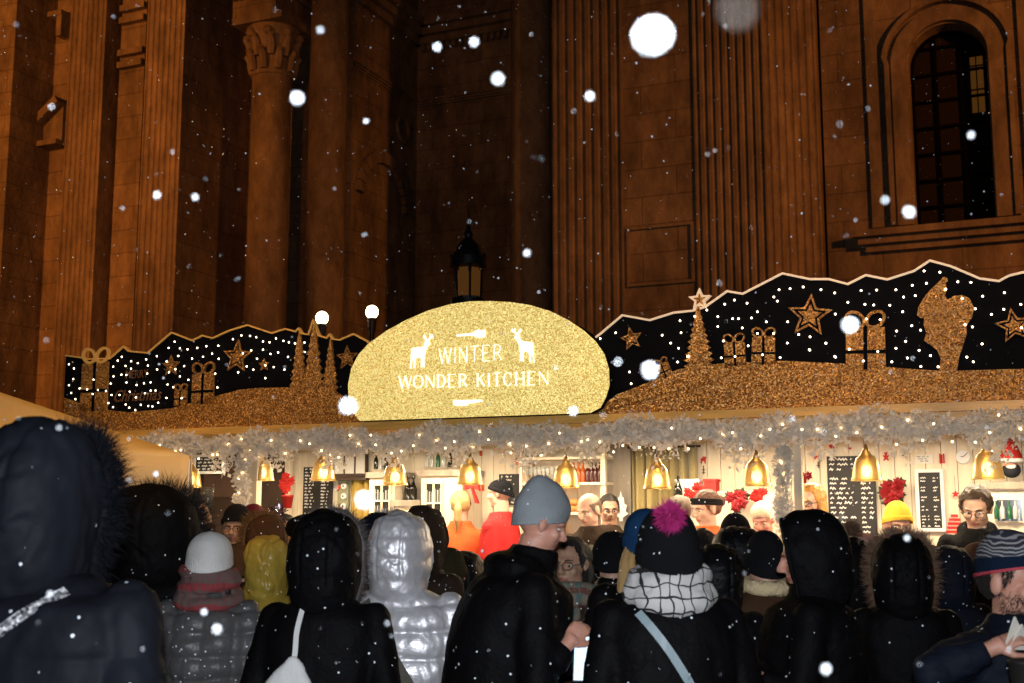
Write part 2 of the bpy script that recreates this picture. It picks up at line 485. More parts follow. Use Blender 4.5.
def person(label, px, top, Y, yaw=0., extra=.02, z0=0., w=1., d=1., coat=None, collar=.03, hood=None, hat=None, hair=None,
           face=False, glasses=False, beard=None, scarf=None, arms=None, hands=(), turn=0., tilt=0., lean=0., tone='fair', hem=.46,
           quilt=None, vox=None, legs=(.012, .012, .016), group='visitors crowding in front of the stall', fold=1., curl=.5, hooddown=None, puff=0., grip=0., hs=1.):
    root = empty('person', (0, 0, 0), 0, label, 'person', group)
    P = at_y(px, top, Y)
    H = P.z - extra - z0; s = H / 1.72
    root.location = (P.x, P.y, z0); root.rotation_euler = (0, 0, R(yaw))
    rr = np.random.RandomState(int(px * 7 + top)); sd = int(px * 3 + top)
    zh = H - .118 * hs; hc0 = Vector((0, .0, zh))
    zs = .815 * H
    zb = .52 * H
    def bend(p):
        p = Vector(p)
        if not lean: return p
        t = min(1, max(0, (p.z - zb) / (.33 * H))); a = -R(lean) * t
        q = p - Vector((0, 0, zb)); return Matrix.Rotation(a, 3, 'X') @ q + Vector((0, 0, zb))
    if lean:   # keep the head where the photograph has it
        b = bend(hc0); off = Vector((0, b.y, 0)); root.location = Vector(root.location) - Matrix.Rotation(R(yaw), 3, 'Z') @ off
        drop = hc0.z - b.z
    else: drop = 0.
    hb = bend(hc0)
    HM = Matrix.Translation(hb) @ Matrix.Rotation(R(turn), 4, 'Z') @ Matrix.Rotation(R(tilt), 4, 'X') @ Matrix.Scale(hs, 4)
    if drop: root.location.z = z0 + drop * .0
    HMi = HM.inverted(); HR = HM.to_3x3()
    shx = .178 * s * w
    arms = arms or {}
    default = ((.055, -.03, -.28), (-.04, .20, -.10))
    A = {}
    for key, sg in (('R', 1), ('L', -1)):
        e, wv = arms.get(key, default)
        S = bend((sg * shx, 0, zs - .02)); E = S + Vector((sg * e[0], e[1], e[2])) * s; Wp = E + Vector((sg * wv[0], wv[1], wv[2])) * s
        A[key] = (S, E, Wp)
    # ---- body: one skin
    mb = MB()
    mb.loft([(z * H - .012 * (z > .65), x * s * w * .88, y * s * .88, 0, 0) for z, x, y in ((.465, .10, .085), (.50, .155, .105), (.54, .165, .11), (.61, .14, .095), (.70, .155, .10), (.77, .165, .095), (.815, .14, .08), (.84, .075, .06), (.855, .056, .055))], 24)
    mb.tube([(0, -.012, .83 * H), (0, -.010, zh - .05)], [.056, .052], 14)
    for sg in (-1, 1):
        mb.tube([(sg * .085 * s, 0, .50 * H), (sg * .095 * s, .01, .27 * H), (sg * .10 * s, -.01, .05 * H)], [.085 * s, .055 * s, .036 * s], 12)
        mb.ell((sg * .10 * s, .055, .035), (.04, .12, .035), None, 14, 8)
    mb.v = [tuple(bend(p)) for p in mb.v]
    for key, sg in (('R', 1), ('L', -1)):
        S, E, Wp = A[key]
        mb.ell(S, (.040 * s, .040 * s, .036 * s), None, 12, 8)
        mb.tube([S, E, Wp], [.037 * s, .033 * s, .026 * s], 12); mb.ell(E, (.033 * s,) * 3, None, 12, 8)
        fdir = (Wp - E).normalized()
        if key in hands:
            pn = Vector((-sg * .6, 0, -.8)) if key not in (arms.get('palm') or {}) else Vector(arms['palm'][key])
            hand_prims(mb, Wp + fdir * .02, fdir, pn, -sg, curl * 1.35, max(.84, s * .88), grip)
        else:
            mb.ell(Wp + fdir * .06, (.035, .035, .045), None, 12, 8)
    hp = MB()
    hp.ell((0, -.012, .028), (.076, .094, .090), None, 24, 16)
    hp.ell((0, .020, -.035), (.060, .066, .080), None, 22, 14)
    hp.ell((0, .060, -.094), (.024, .022, .022), None, 14, 10)
    for q in (-1, 1):
        hp.ell((q * .040, .012, -.062), (.022, .036, .030), None, 14, 10)
        hp.ell((q * .036, .058, -.024), (.025, .022, .026), None, 14, 10)
        hp.ell((q * .079, -.006, -.008), (.009, .019, .032), Matrix.Rotation(q * .25, 3, 'Z'), 12, 8)
        hp.ell((q * .011, .096, -.030), (.009, .011, .008), None, 10, 8)
    hp.tube([(0, .084, .016), (0, .098, -.006), (0, .109, -.026)], [.009, .0105, .013], 12); hp.ell((0, .107, -.026), (.012, .012, .011), None, 12, 8)
    hp.tube([(-.045, .066, .022), (-.022, .081, .027), (0, .083, .022), (.022, .081, .027), (.045, .066, .022)], .010, 10)
    hp.tube([(-.024, .072, -.057), (-.010, .084, -.054), (0, .085, -.055), (.010, .084, -.054), (.024, .072, -.057)], [.004, .007, .006, .007, .004], 8)
    hp.tube([(-.020, .072, -.064), (0, .084, -.067), (.020, .072, -.064)], [.004, .008, .004], 8)
    mb.add([HM @ Vector(p) for p in hp.v], hp.f)
    vb = vox or (.0065 if (face or hands) else .013)
    me = bake(mb, vb, 2 if vb < .008 else 3)
    co = vget(me); no = nget(me)
    M4 = np.array(HMi); h = co @ M4[:3, :3].T + M4[:3, 3]
    if face:
        for q in (-1, 1):
            e = np.array([q * .031, .078, .002]); dd = (((h - e) / np.array([.020, .05, .012])) ** 2).sum(1)
            back = np.array(HR) @ np.array([0, -1, 0]); co += (np.exp(-dd) * .011)[:, None] * (back / np.linalg.norm(back))
        vset(me, co)
    # lips by place
    for m in skin_mats(tone): me.materials.append(m)
    cen = np.empty(len(me.polygons) * 3, dtype=np.float32); me.polygons.foreach_get('center', cen); cen = cen.reshape(-1, 3)
    hcn = cen @ M4[:3, :3].T + M4[:3, 3]
    lip = ((hcn[:, 0] / .026) ** 2 + ((hcn[:, 2] + .0605) / .0105) ** 2 < 1) & (hcn[:, 1] > .055)
    mi = np.zeros(len(cen), dtype=np.int32); mi[lip] = 1
    me.polygons.foreach_set('material_index', mi)
    me.polygons.foreach_set('use_smooth', [True] * len(me.polygons))
    body = link('body', me, root)
    if face:   # eyeballs join the same mesh
        bm = bmesh.new(); bm.from_mesh(me)
        for q in (-1, 1):
            for (c, r, k, zz) in (((q * .031, .0665, .001), .0115, 2, .48), ((q * .031, .0725, .000), .0064, 3, .8)):
                ms = MB().ell((0, 0, 0), (r * 1.15, r, r * zz), None, 14, 10)
                vs = [bm.verts.new(HM @ (Vector(p) + Vector(c))) for p in ms.v]
                for f in ms.f:
                    try: ff = bm.faces.new([vs[i] for i in f]); ff.material_index = k; ff.smooth = True
                    except ValueError: pass
        bmesh.ops.remove_doubles(bm, verts=[v for v in bm.verts if not v.link_faces], dist=1e-7)
        bm.to_mesh(me); bm.free()
    # ---- trousers and boots
    tm = MB()
    for sg in (-1, 1):
        tm.tube([(sg * .085 * s, 0, .52 * H), (sg * .095 * s, .01, .27 * H), (sg * .10 * s, -.01, .055 * H)], [.105 * s, .075 * s, .065 * s], 12)
    tm.loft([(.45 * H, .17 * s, .12 * s, 0, 0), (.56 * H, .175 * s * w, .125 * s, 0, 0)], 20)
    tme = bake(tm, .016, 3); tme.materials.append(mat('trousers_%02d%02d%02d' % tuple(int(c * 99) for c in legs), legs, .85, bump=(60, .3))); link('trousers', tme, root)
    for sg in (-1, 1):
        bo = MB().loft([(0, .05, .145, sg * .10 * s, .045), (.03, .052, .145, sg * .10 * s, .045), (.06, .048, .12, sg * .10 * s, .03), (.10, .05, .065, sg * .10 * s, -.015), (.20, .055, .06, sg * .10 * s, -.015)], 18)
        bo.build('boot', mat('boot_leather', (.015, .012, .01), .45), root, True)
    # ---- coat
    cmat = coat
    cm = MB(); k = 1 + puff
    rings = [(hem * H, .190 * k * w, .150 * k * d), (.52 * H, .192 * k * w, .150 * k * d), (.60 * H, .178 * k * w, .140 * k * d), (.69 * H, .190 * k * w, .143 * k * d), (.765 * H, .200 * k * w, .135 * k * d), (.81 * H, .185 * k * w, .115 * k * d), (.838 * H, .12 * w, .095), (.855 * H, .085, .082), (.855 * H + collar, .080, .080)]
    if hem < .40: rings = [(hem * H, .22 * k * w, .18 * k * d), (.44 * H, .20 * k * w, .16 * k * d)] + rings[1:]
    cm.loft([(a, b * s, c * s, 0, -.005) for a, b, c in rings], 32, 2.35)
    if hooddown: cm.ell((0, hooddown[0], .845 * H + (hooddown[4] if len(hooddown) > 4 else 0)), hooddown[1:4], None, 20, 14)
    cm.v = [tuple(bend(p)) for p in cm.v]
    for key, sg in (('R', 1), ('L', -1)):
        S, E, Wp = A[key]
        S2 = Vector((S.x * .94, S.y, S.z))
        cm.ell(S2, (.070 * k * s, .068 * k * s, .066 * k * s), None, 16, 10)
        cm.tube([S2, S2.lerp(E, .5), E, E.lerp(Wp, .5), Wp], [.068 * k * s, .066 * k * s, .060 * k * s, .053 * k * s, .043 * k * s], 14)
        cm.ell(E, (.060 * k * s,) * 3, None, 14, 10)
    vc = .0085 if (Y < 3.4 or quilt) else .011 if Y < 6.4 else .015
    cme = bake(cm, vc, 5)
    a = vget(cme); n = nget(cme)
    disp = wob(a, 3.2, sd, 3, (1, 1, .6)) * .010 * fold + wob(a, 10, sd + 1, 2, (1, 1, .8)) * .004 * fold
    msk = sstep(wob(a, 1.3, sd + 70, 1), -.1, .6)
    for q, (fq, am_) in enumerate(((1.1, .009), (2.3, .006))):
        disp -= am_ * fold * msk * np.exp(-(wob(a, fq, sd + 40 + q, 1, (1, 1, 2.2)) / .07) ** 2)
    if quilt:
        sp, am = quilt[:2]
        zz = a[:, 2] + .006 * wob(a, 4, sd + 5, 1)
        disp += am * 1.9 * (np.abs(np.sin(np.pi * zz / sp)) ** .6 - .7)
        disp += am * (quilt[2] if len(quilt) > 2 else .28) * wob(a, 15, sd + 3, 3, (1, 1, .30))
        if len(quilt) > 3: disp += am * 1.2 * (np.abs(np.sin(np.pi * (a[:, 0] + .008 * wob(a, 3, sd + 6, 1)) / quilt[3])) ** .6 - .7)
    disp = np.maximum(disp, -.017)
    vset(cme, a + n * disp[:, None]); cme.materials.append(cmat)
    cme.polygons.foreach_set('use_smooth', [True] * len(cme.polygons))
    coat_o = link('coat', cme, root)
    # ---- hood
    if hood:
        ho = dict(rx=.125, ry=.15, rz=.165, open=52, m=cmat, fur=None, furlen=.05, furn=900, furw=.0016, wr=1., dz=0.); ho.update(hood)
        nu, nv = 84, 48; vs = []; fs = []
        th0 = R(ho['open'])
        for j in range(nv + 1):
            th = th0 + (PI - th0) * j / nv
            for i in range(nu):
                ph = 2 * PI * i / nu
                st = math.sin(th)
                x = st * math.cos(ph); z = st * math.sin(ph); y = math.cos(th)
                pw = .86
                x = math.copysign(abs(x) ** pw, x); z = math.copysign(abs(z) ** pw, z)
                v_ = Vector((ho['rx'] * x, ho['ry'] * y - .012, ho['rz'] * z + .012 + ho['dz']))
                if z < -.35:
                    q = (-z - .35) / .65; v_.z -= .06 * q; v_.x *= 1 + .12 * q; v_.y -= .01 * q
                vs.append(v_)
        for j in range(nv):
            for i in range(nu):
                fs.append((j * nu + i, (j + 1) * nu + i, (j + 1) * nu + (i + 1) % nu, j * nu + (i + 1) % nu))
        arr = np.array([list(v) for v in vs]); nn = arr - np.array([0, -.01, .0]); nn /= np.linalg.norm(nn, axis=1)[:, None]
        dsp = (wob(arr, 5, sd + 9, 3) * .008 + wob(arr, 16, sd + 10, 2) * .003 - .006 * np.exp(-(wob(arr, 1.6, sd + 60, 1) / .07) ** 2) - .004 * np.exp(-(wob(arr, 3.2, sd + 61, 1, (1, 1, 1.8)) / .07) ** 2)) * ho['wr']
        seam = np.exp(-((np.abs(arr[:, 0]) - .052) / .006) ** 2) * .007 * (arr[:, 2] > -.08)
        dsp -= seam
        if quilt: dsp += quilt[1] * .8 * (np.abs(np.sin(np.pi * arr[:, 2] / (quilt[0] * .85))) ** .5 - .7) + quilt[1] * (quilt[2] if len(quilt) > 2 else .1) * wob(arr, 12, sd + 4, 3)
        arr = arr + nn * dsp[:, None]
        hm = MB(); hm.v = [tuple(HM @ Vector(v)) for v in arr]; hm.f = [list(f)[::-1] for f in fs]; hm.m = [0] * len(fs)
        hob = hm.build('hood', ho['m'], root, True)
        so = hob.modifiers.new('thick', 'SOLIDIFY'); so.thickness = .014; so.offset = -1
        rim = [Vector(arr[i]) for i in range(nu)]
        if ho['fur']:
            fm = MB(); pts, dirs = [], []
            for q in range(ho['furn']):
                i = rng.randint(nu); p = rim[i].lerp(rim[(i + 1) % nu], rng.rand())
                out = Vector((p.x, 0, p.z)).normalized()
                pts.append(HM @ (p + out * rng.uniform(-.012, .012) + Vector((0, rng.uniform(-.018, .022), 0))))
                dirs.append(HR @ (out * 1.0 + Vector((0, rng.uniform(-.5, .7), 0))))
            fur_spikes(fm, pts, dirs, ho['furlen'], ho['furw'], .35)
            fm.tube([HM @ p for p in rim], .018, 8, closed=True)
            fm.build('fur_trim', ho['fur'], hob)
        else:
            MB().tube([HM @ p for p in rim], .009, 8, closed=True).build('rim', ho['m'], hob, True)
    # ---- hat
    if hat:
        ha = dict(m=None, zf=.030, h=.135, tilt=.34, fold=.035, slouch=(0, -.01), wide=1., pom=None, rib=56, ribamp=.0026, band=None, bulge=0.); ha.update(hat)
        nu, nv = 140, 30; vs = []; fs = []
        for j in range(nv + 1):
            t = j / nv
            for i in range(nu):
                ph = 2 * PI * i / nu
                cx, sy = math.cos(ph), math.sin(ph)
                yb = .104 * sy
                zb_ = ha['zf'] - (.09 - yb) * ha['tilt']
                r = (1 - t ** 3.0) ** .5 if t < 1 else 0
                r *= 1 + ha['bulge'] * math.sin(t * PI)
                rib = ha['ribamp'] * math.cos(ha['rib'] * ph) * (1 - t * .7)
                ex = .008 if t < .28 and ha['fold'] else 0
                if ha['fold'] and .26 < t < .30: ex = .003
                rx = (.083 * ha['wide']) * r + (ex + rib) * (1 if r > .05 else 0); ry = .103 * ha['wide'] * r + (ex + rib) * (1 if r > .05 else 0)
                z = zb_ + (ha['h'] - zb_) * t
                vs.append((rx * cx + ha['slouch'][0] * t * t, ry * sy - .010 + ha['slouch'][1] * t * t, z))
        for j in range(nv):
            for i in range(nu):
                fs.append((j * nu + i, j * nu + (i + 1) % nu, (j + 1) * nu + (i + 1) % nu, (j + 1) * nu + i))
        arr = np.array(vs); arr = arr + (arr / np.linalg.norm(arr, axis=1)[:, None]) * (wob(arr, 6, sd + 21, 2) * .004)[:, None]
        hm = MB(); hm.v = [tuple(HM @ Vector(v)) for v in arr]; hm.f = [list(f) for f in fs]; hm.m = [0] * len(fs)
        mats_ = [ha['m']]
        if ha['band']:
            mats_.append(ha['band'][0]); lim = ha['band'][1]
            hm.m = [1 if (q // nu) / nv < lim else 0 for q in range(len(fs))]
        if ha.get('lip'):
            mats_.append(ha['lip']); hm.m = [len(mats_) - 1 if (q // nu) < 2 else hm.m[q] for q in range(len(fs))]
        hob = hm.build('beanie', mats_, root, True)
        so = hob.modifiers.new('thick', 'SOLIDIFY'); so.thickness = .006; so.offset = -1
        if ha['pom']:
            pm = MB(); c = HM @ (Vector((ha['slouch'][0], ha['slouch'][1] - .01, ha['h'] + .02)) + Vector(ha.get('pomoff', (0, 0, 0)))); rad = ha.get('pomr', .04)
            dirs = [Vector(v).normalized() for v in rng.normal(size=(1500, 3))]
            fur_spikes(pm, [c + q * rad * .3 for q in dirs], dirs, rad * .95, .0022, .12); pm.ell(c, (rad * .62,) * 3, None, 14, 10)
            pm.build('pompom', ha['pom'], hob)
    # ---- hair
    if hair:
        hr = dict(m=None, style='short', off=.010); hr.update(hair)
        st = hr['style']
        def pr_short(hh):
            x, y, z = hh.T
            front = .052 - .25 * np.maximum(0, .07 - z)
            a = sstep(z, -.055 + .9 * np.maximum(0, y + .03), -.03 + .9 * np.maximum(0, y + .03)) * sstep(front + .03 * (z > .075) - y, 0, .012)
            a = a * ((np.abs(x) < .075) | (z > .03) | (y < -.03))
            return np.where((z > -.075) & (np.abs(y) < .2) & (np.abs(x) < .1), a, 0) * (hh[:, 2] < .3)
        if st == 'balding':
            f = pr_short; pr = lambda hh: f(hh) * (1 - sstep(hh[:, 2], .045, .06))
        else: pr = pr_short
        if hat:
            g0 = pr; pr = lambda hh: g0(hh) * (hh[:, 2] < (ha['zf'] - (.09 - hh[:, 1]) * ha['tilt'] + .012))
        if st == 'fuzz':
            cb = vget(me); nb_ = nget(me); hb_ = cb @ M4[:3, :3].T + M4[:3, 3]; sv = pr(hb_); ok = np.where(sv > .3)[0]; pick = rng.choice(ok, 5000) if len(ok) else []
            fm = MB(); dn = HR @ Vector((0, -.3, -1))
            fur_spikes(fm, [Vector(cb[k]) for k in pick], [Vector(nb_[k]) * .35 + dn for k in pick], .016, .0010, .2); fm.build('hair', hr['m'], root)
        elif st != 'none':
            patch(me, HMi, pr, hr['off'], [hr['m']], 'hair', root, .7, 26, sd)
        if face and st != 'none':
            bm_ = MB()
            for q in (-1, 1):
                bm_.tube([HM @ Vector(p) for p in ((q * .016, .0905, .0215), (q * .030, .0885, .0265), (q * .047, .0755, .0225))], [.0028, .0035, .0018], 6)
            bm_.build('eyebrows', hr['m'], root, True)
        if st in ('long', 'ponytail', 'bun', 'curly', 'bob'):
            lm = MB()
            if st == 'long':
                for q in np.linspace(-1, 1, 9):
                    lm.tube([HM @ Vector((q * .062, -.035 - .045 * (1 - q * q), -.01 if hat else .04)), HM @ Vector((q * .082, -.05 - .045 * (1 - q * q), -.06)), HM @ Vector((q * .10, -.06 - .03 * (1 - q * q), -.17)), HM @ Vector((q * .085, -.085 - .02 * (1 - q * q), -.27 - .02 * rr.rand()))], [.024, .026, .026, .010], 10)
            elif st == 'side':
                pass
            elif st == 'ponytail':
                lm.ell(HM @ Vector((0, -.10, .02)), (.022, .025, .022), None, 12, 8)
                lm.tube([HM @ Vector(p) for p in ((0, -.10, .02), (.004, -.135, -.03), (.0, -.135, -.12), (-.008, -.115, -.22))], [.018, .030, .026, .008], 12)
            elif st == 'bun':
                lm.ell(HM @ Vector((0, -.115, .03)), (.038, .036, .038), None, 14, 10)
            elif st in ('curly', 'bob'):
                lm.ell(HM @ Vector((0, -.040, .035)), (.086, .086, .082), None, 20, 14) if not hat else None
                for q in (-1, 1):
                    lm.ell(HM @ Vector((q * .074, -.035, -.045 if not hat else -.065)), (.026, .048, .062 if not hat else .045), None, 14, 10)
                lm.ell(HM @ Vector((0, -.080, -.03 if not hat else -.07)), (.072, .035, .07 if not hat else .045), None, 14, 10)
            lme = bake(lm, .006, 3); a = vget(lme); n = nget(lme)
            if st == 'curly': dsp = wob(a, 22, sd, 2) * .009 + wob(a, 50, sd + 2, 2) * .004
            else: dsp = wob(a, 60, sd, 2, (1, 1, .12)) * .004
            vset(lme, a + n * dsp[:, None]); lme.materials.append(hr['m']); lme.polygons.foreach_set('use_smooth', [True] * len(lme.polygons))
            link('hair', lme, root)
    if beard:
        def pb(hh):
            x, y, z = hh.T
            a = sstep(-z, .018 + .25 * np.maximum(0, .06 - np.abs(x)) * 1.2, .04 + .25 * np.maximum(0, .06 - np.abs(x)) * 1.2) * sstep(y, -.012, .012) * sstep(.135 + z, 0, .02)
            a = a * (1 - np.exp(-((x / .022) ** 2 + ((z + .060) / .009) ** 2) * .8) * 1.0)
            return np.where((np.abs(x) < .09) & (y > -.02) & (z < -.02) & (z > -.135), a, 0)
        cb = vget(me); nb_ = nget(me); hb_ = cb @ M4[:3, :3].T + M4[:3, 3]; sv = pb(hb_); ok = np.where(sv > .02)[0]
        fm = MB(); pick = rng.choice(ok, 4200 if Y < 4.5 else 1500); pick = [k for k in pick if sv[k] > rng.rand() * .9]
        rj = vb * .6; dn = HR @ Vector((0, 0, -1))
        fur_spikes(fm, [Vector(cb[k]) + Vector(rng.normal(size=3)) * rj * .5 - Vector(nb_[k]) * .001 for k in pick], [Vector(nb_[k]) * .8 + dn * .9 for k in pick], .011 if Y < 4.5 else .008, .0009, .35)
        fm.build('beard', beard, root)
    if glasses:
        g = MB()
        for q in (-1, 1):
            g.tube([HM @ Vector((q * .033 + .0235 * math.cos(t), .103 - .012 * abs(math.cos(t) * .4 + q * .3), .000 + .018 * math.sin(t))) for t in np.linspace(0, 2 * PI, 20, endpoint=False)], .0019, 6, closed=True)
            g.tube([HM @ Vector((q * .056, .098, .004)), HM @ Vector((q * .079, .060, .006)), HM @ Vector((q * .083, .000, .004))], .0018, 6)
        g.tube([HM @ Vector((-.010, .103, .003)), HM @ Vector((.010, .103, .003))], .0018, 6)
        g.build('glasses', mat('glasses_frame', (.012, .01, .01), .3), root, True)
    if scarf:
        sm = MB(); sr = scarf.get('r', .036)
        for L_, (dz, kx) in enumerate(((-.02, 1.12), (.032, 1.0), (.075, .9)) [:scarf.get('n', 2)]):
            pts = [bend((.098 * kx * math.cos(t), .092 * kx * math.sin(t) - .006, .862 * H + scarf.get('dz', 0) + dz + .012 * math.sin(t + L_ * 2) + .012 * math.sin(t))) for t in np.linspace(0, 2 * PI, 24, endpoint=False)]
            sm.tube(pts, sr, 12, closed=True)
        if scarf.get('tails'):
            sm.tube([bend(p) for p in ((.05, .10, .84 * H), (.06, .155, .78 * H), (.06, .185, .66 * H))], [.03, .04, .035], 10)
            sm.tube([bend(p) for p in ((-.05, .10, .84 * H), (-.05, .155, .76 * H), (-.05, .185, .64 * H))], [.03, .04, .035], 10)
        sme = bake(sm, .009, 3); a = vget(sme); n = nget(sme)
        vset(sme, a + n * (wob(a, 9, sd + 31, 3) * .010)[:, None]); sme.materials.append(scarf['m']); sme.polygons.foreach_set('use_smooth', [True] * len(sme.polygons))
        link('scarf', sme, root)
    info = dict(root=root, coat=coat_o, A=A, HM=HM, H=H, s=s, bend=bend)
    return info

def coat_bvh(info):
    me = info['coat'].data
    return BVHTree.FromPolygons([v.co.copy() for v in me.vertices], [tuple(p.vertices) for p in me.polygons])

def strap(info, pts, width, m, side=-1, off=.008, name='strap', parent=None, th=.003):
    """a flat strap laid on the coat along a path given in (x, z) seen from the back (side=-1)"""
    t = coat_bvh(info); P = []
    n = 26; L = [0]
    for i in range(len(pts) - 1): L.append(L[-1] + (Vector(pts[i + 1]) - Vector(pts[i])).length)
    for q in range(n + 1):
        u = L[-1] * q / n; i = max(k for k in range(len(L)) if L[k] <= u + 1e-9); i = min(i, len(pts) - 2)
        f = (u - L[i]) / (L[i + 1] - L[i]); x = pts[i][0] * (1 - f) + pts[i + 1][0] * f; z = pts[i][1] * (1 - f) + pts[i + 1][1] * f
        hit = t.ray_cast(Vector((x, side * 1.0, z)), Vector((0, -side, 0)))
        if hit[0] is not None: P.append((hit[0] + Vector((0, side * off, 0)), hit[1]))
    pp = [p for p, _ in P]
    for _ in range(3): pp = [pp[0]] + [(pp[i - 1] + pp[i] * 2 + pp[i + 1]) / 4 for i in range(1, len(pp) - 1)] + [pp[-1]]
    vs = []; fs = []
    for i, p in enumerate(pp):
        tt = (pp[min(i + 1, len(pp) - 1)] - pp[max(i - 1, 0)]).normalized(); nn = P[i][1]
        nn = (nn * .5 + Vector((0, side, 0)) * .8).normalized(); b = tt.cross(nn).normalized() * width / 2
        vs += [p - b, p + b, p + b - nn * th, p - b - nn * th]
    for i in range(len(pp) - 1):
        a = i * 4; b = a + 4
        for k in range(4): fs.append((a + k, a + (k + 1) % 4, b + (k + 1) % 4, b + k))
    o = MB().add(vs, fs).build(name, m, parent)
    return o, pp
# ------------------------------------------------------------------ ground
gm = mat('wet_paving', (.045, .042, .04), .55, var=(1.5, .35), bump=(14, .4))
nt, N, L, b = nodes(gm)
g_ = MB(); g_.add([(-150, -60, 0), (150, -60, 0), (150, 160, 0), (-150, 160, 0)], [(0, 1, 2, 3)])
tag(g_.build('ground', gm), kind='structure')

# ------------------------------------------------------------------ basilica
ST_A = stone('pale_limestone', (.15, .10, .06), (.38, .26, .15))
ST_B = stone('carved_limestone', (.15, .10, .06), (.35, .24, .14), block=False)
DARKG = mat('dark_glass', (.022, .014, .008), .5, spec=0.)
IRON = mat('black_iron', (.012, .011, .012), .4, bump=(60, .2))
basil = empty('basilica', BA.world(0, 0), ANG, 'huge dark stone basilica with fluted pilasters and tall arched window behind the stalls', 'church')
def bu(px, v, py=120): return BA.hit(px, py, v)[0]
def bz(px, py, v): return BA.hit(px, py, v)[1]
TOP = 15.0
def part(mbx, name, m=ST_B, smooth=False, parent=basil): return mbx.build(name, m, parent, smooth, fix=True)

def plan_wall(name, path, z0=0, z1=TOP, back=.8, m=ST_A):
    """vertical stone skin along a plan path [(u,v)...] left to right, with thickness behind"""
    mbx = MB(); n = len(path)
    fr = [(u, v) for u, v in path]; bk = [(u, v + back) for u, v in path]
    vs = [(u, v, z0) for u, v in fr] + [(u, v, z1) for u, v in fr] + [(u, v, z0) for u, v in bk] + [(u, v, z1) for u, v in bk]
    fs = []
    for i in range(n - 1):
        fs.append((i, i + 1, n + i + 1, n + i)); fs.append((2 * n + i + 1, 2 * n + i, 3 * n + i, 3 * n + i + 1)); fs.append((n + i, n + i + 1, 3 * n + i + 1, 3 * n + i))
    fs.append((0, n, 3 * n, 2 * n)); fs.append((n - 1, 3 * n - 1, 4 * n - 1, 2 * n - 1)[::1])
    mbx.add(vs, fs)
    return part(mbx, name, m, 'auto')

def flutes(p0, p1, n, r=.5, depth=.6):
    """path points of n half-round flutes between two plan points"""
    P0, P1 = Vector(p0), Vector(p1); d = P1 - P0; Lg = d.length; d = d / Lg
    nn = Vector((-d.y, d.x))      # into the wall
    w = Lg / (n + .5 * (1 + 0)); out = [tuple(P0)]
    pitch = Lg / n; fl = pitch * .58
    for k in range(n):
        c = P0 + d * (pitch * (k + .5))
        for a in np.linspace(0, PI, 7):
            q = c - d * (math.cos(a) * fl / 2) + nn * (math.sin(a) * fl * depth)
            out.append((q.x, q.y))
    out.append(tuple(P1)); return out

# left: big pier, wall bay, two fluted pilasters
u0 = bu(-160, -1.2); u1 = bu(10, -1.2)
plan_wall('pier', [(u0, -1.2), (u1, -1.2), (u1, 0)], back=1.4)
plan_wall('wall', [(u1, 0), (bu(66, 0), 0)])
pa, pb_ = bu(66, -.5), bu(101, -.5)
plan_wall('pilaster', [(pa, 0)] + flutes((pa, -.5), (pb_, -.5), 7) + [(pb_, 0)], m=ST_B, back=.3)
plan_wall('wall', [(pb_, 0), (bu(142, 0), 0)])
pc, pd = bu(143, -.5), bu(181, -.5)
plan_wall('pilaster', [(pc, 0)] + flutes((pc, -.5), (pd, -.5), 7) + [(pd, 0)], m=ST_B, back=.3)
plan_wall('return_wall', [(pd, -.49), (pd + .001, 1.9)], back=.5)
# behind the big round columns
plan_wall('wall', [(pd, 1.9), (bu(352, 1.9), 1.9)], back=.5)
ur = bu(352, 1.9)
plan_wall('return_wall', [(ur, 1.9), (ur + .02, 4.9)], back=.5)
plan_wall('wall', [(ur, 4.9), (bu(556, 4.9), 4.9)], back=.5)
# mouldings of the recess: cornice and string course
def moulding(path, z, h, proj, name='cornice', steps=3):
    mbx = MB()
    for k in range(steps):
        pr = proj * (k + 1) / steps; za = z + h * k / steps; zb = z + h * (k + 1) / steps - .004
        for i in range(len(path) - 1):
            a, b2 = Vector(path[i]), Vector(path[i + 1]); d = (b2 - a).normalized(); nn = Vector((d.y, -d.x))
            e0 = a + nn * pr - d * (pr if i == 0 else -0.); e1 = b2 + nn * pr
            vs = []
            for zz in (za, zb):
                vs += [(a.x, a.y, zz), (e0.x, e0.y, zz), (e1.x, e1.y, zz), (b2.x, b2.y, zz)]
            mbx.add(vs, [(0, 1, 2, 3)[::-1], (4, 5, 6, 7), (0, 1, 5, 4), (1, 2, 6, 5), (2, 3, 7, 6), (3, 0, 4, 7)])
    return part(mbx, name, ST_B)
zc = bz(510, 22, 4.9)
rec = [(ur + .001, 1.95), (ur + .02, 4.86), (bu(556, 4.86), 4.86)]
moulding(rec, zc - .25, .55, .42); moulding(rec, bz(510, 92, 4.9) - .06, .16, .12, 'string_course')
mm = MB()
for k in range(22):
    uu = ur + .2 + k * .17; mm.box(uu, uu + .09, 4.72, 4.83, zc - .42, zc - .27)
part(mm, 'dentils')
# blind arch and roundel on the return wall
am = MB(); zc2 = bz(372, 205, 3.2)
for k in range(15):
    a0, a1 = PI * k / 14, PI * (k + .85) / 14
    if k == 14: break
    vs = []
    for r_ in (.95, 1.22):
        for a in (a0, a1):
            for x in (ur + .02, ur + .14): vs.append((x, 3.25 + r_ * math.cos(a), zc2 + r_ * math.sin(a)))
    am.add(vs, [(0, 1, 3, 2), (4, 5, 7, 6), (0, 1, 5, 4), (2, 3, 7, 6), (1, 3, 7, 5), (0, 2, 6, 4)])
part(am, 'blind_arch')
am = MB(); am.lathe([(.30, 0), (.34, .05), (.30, .1), (.24, .08), (.22, .03)], 28); 
am.v = [(ur + .03 + z, 4.1 + x, bz(402, 128, 4) + y) for x, y, z in am.v]; part(am, 'roundel', ST_B, True)
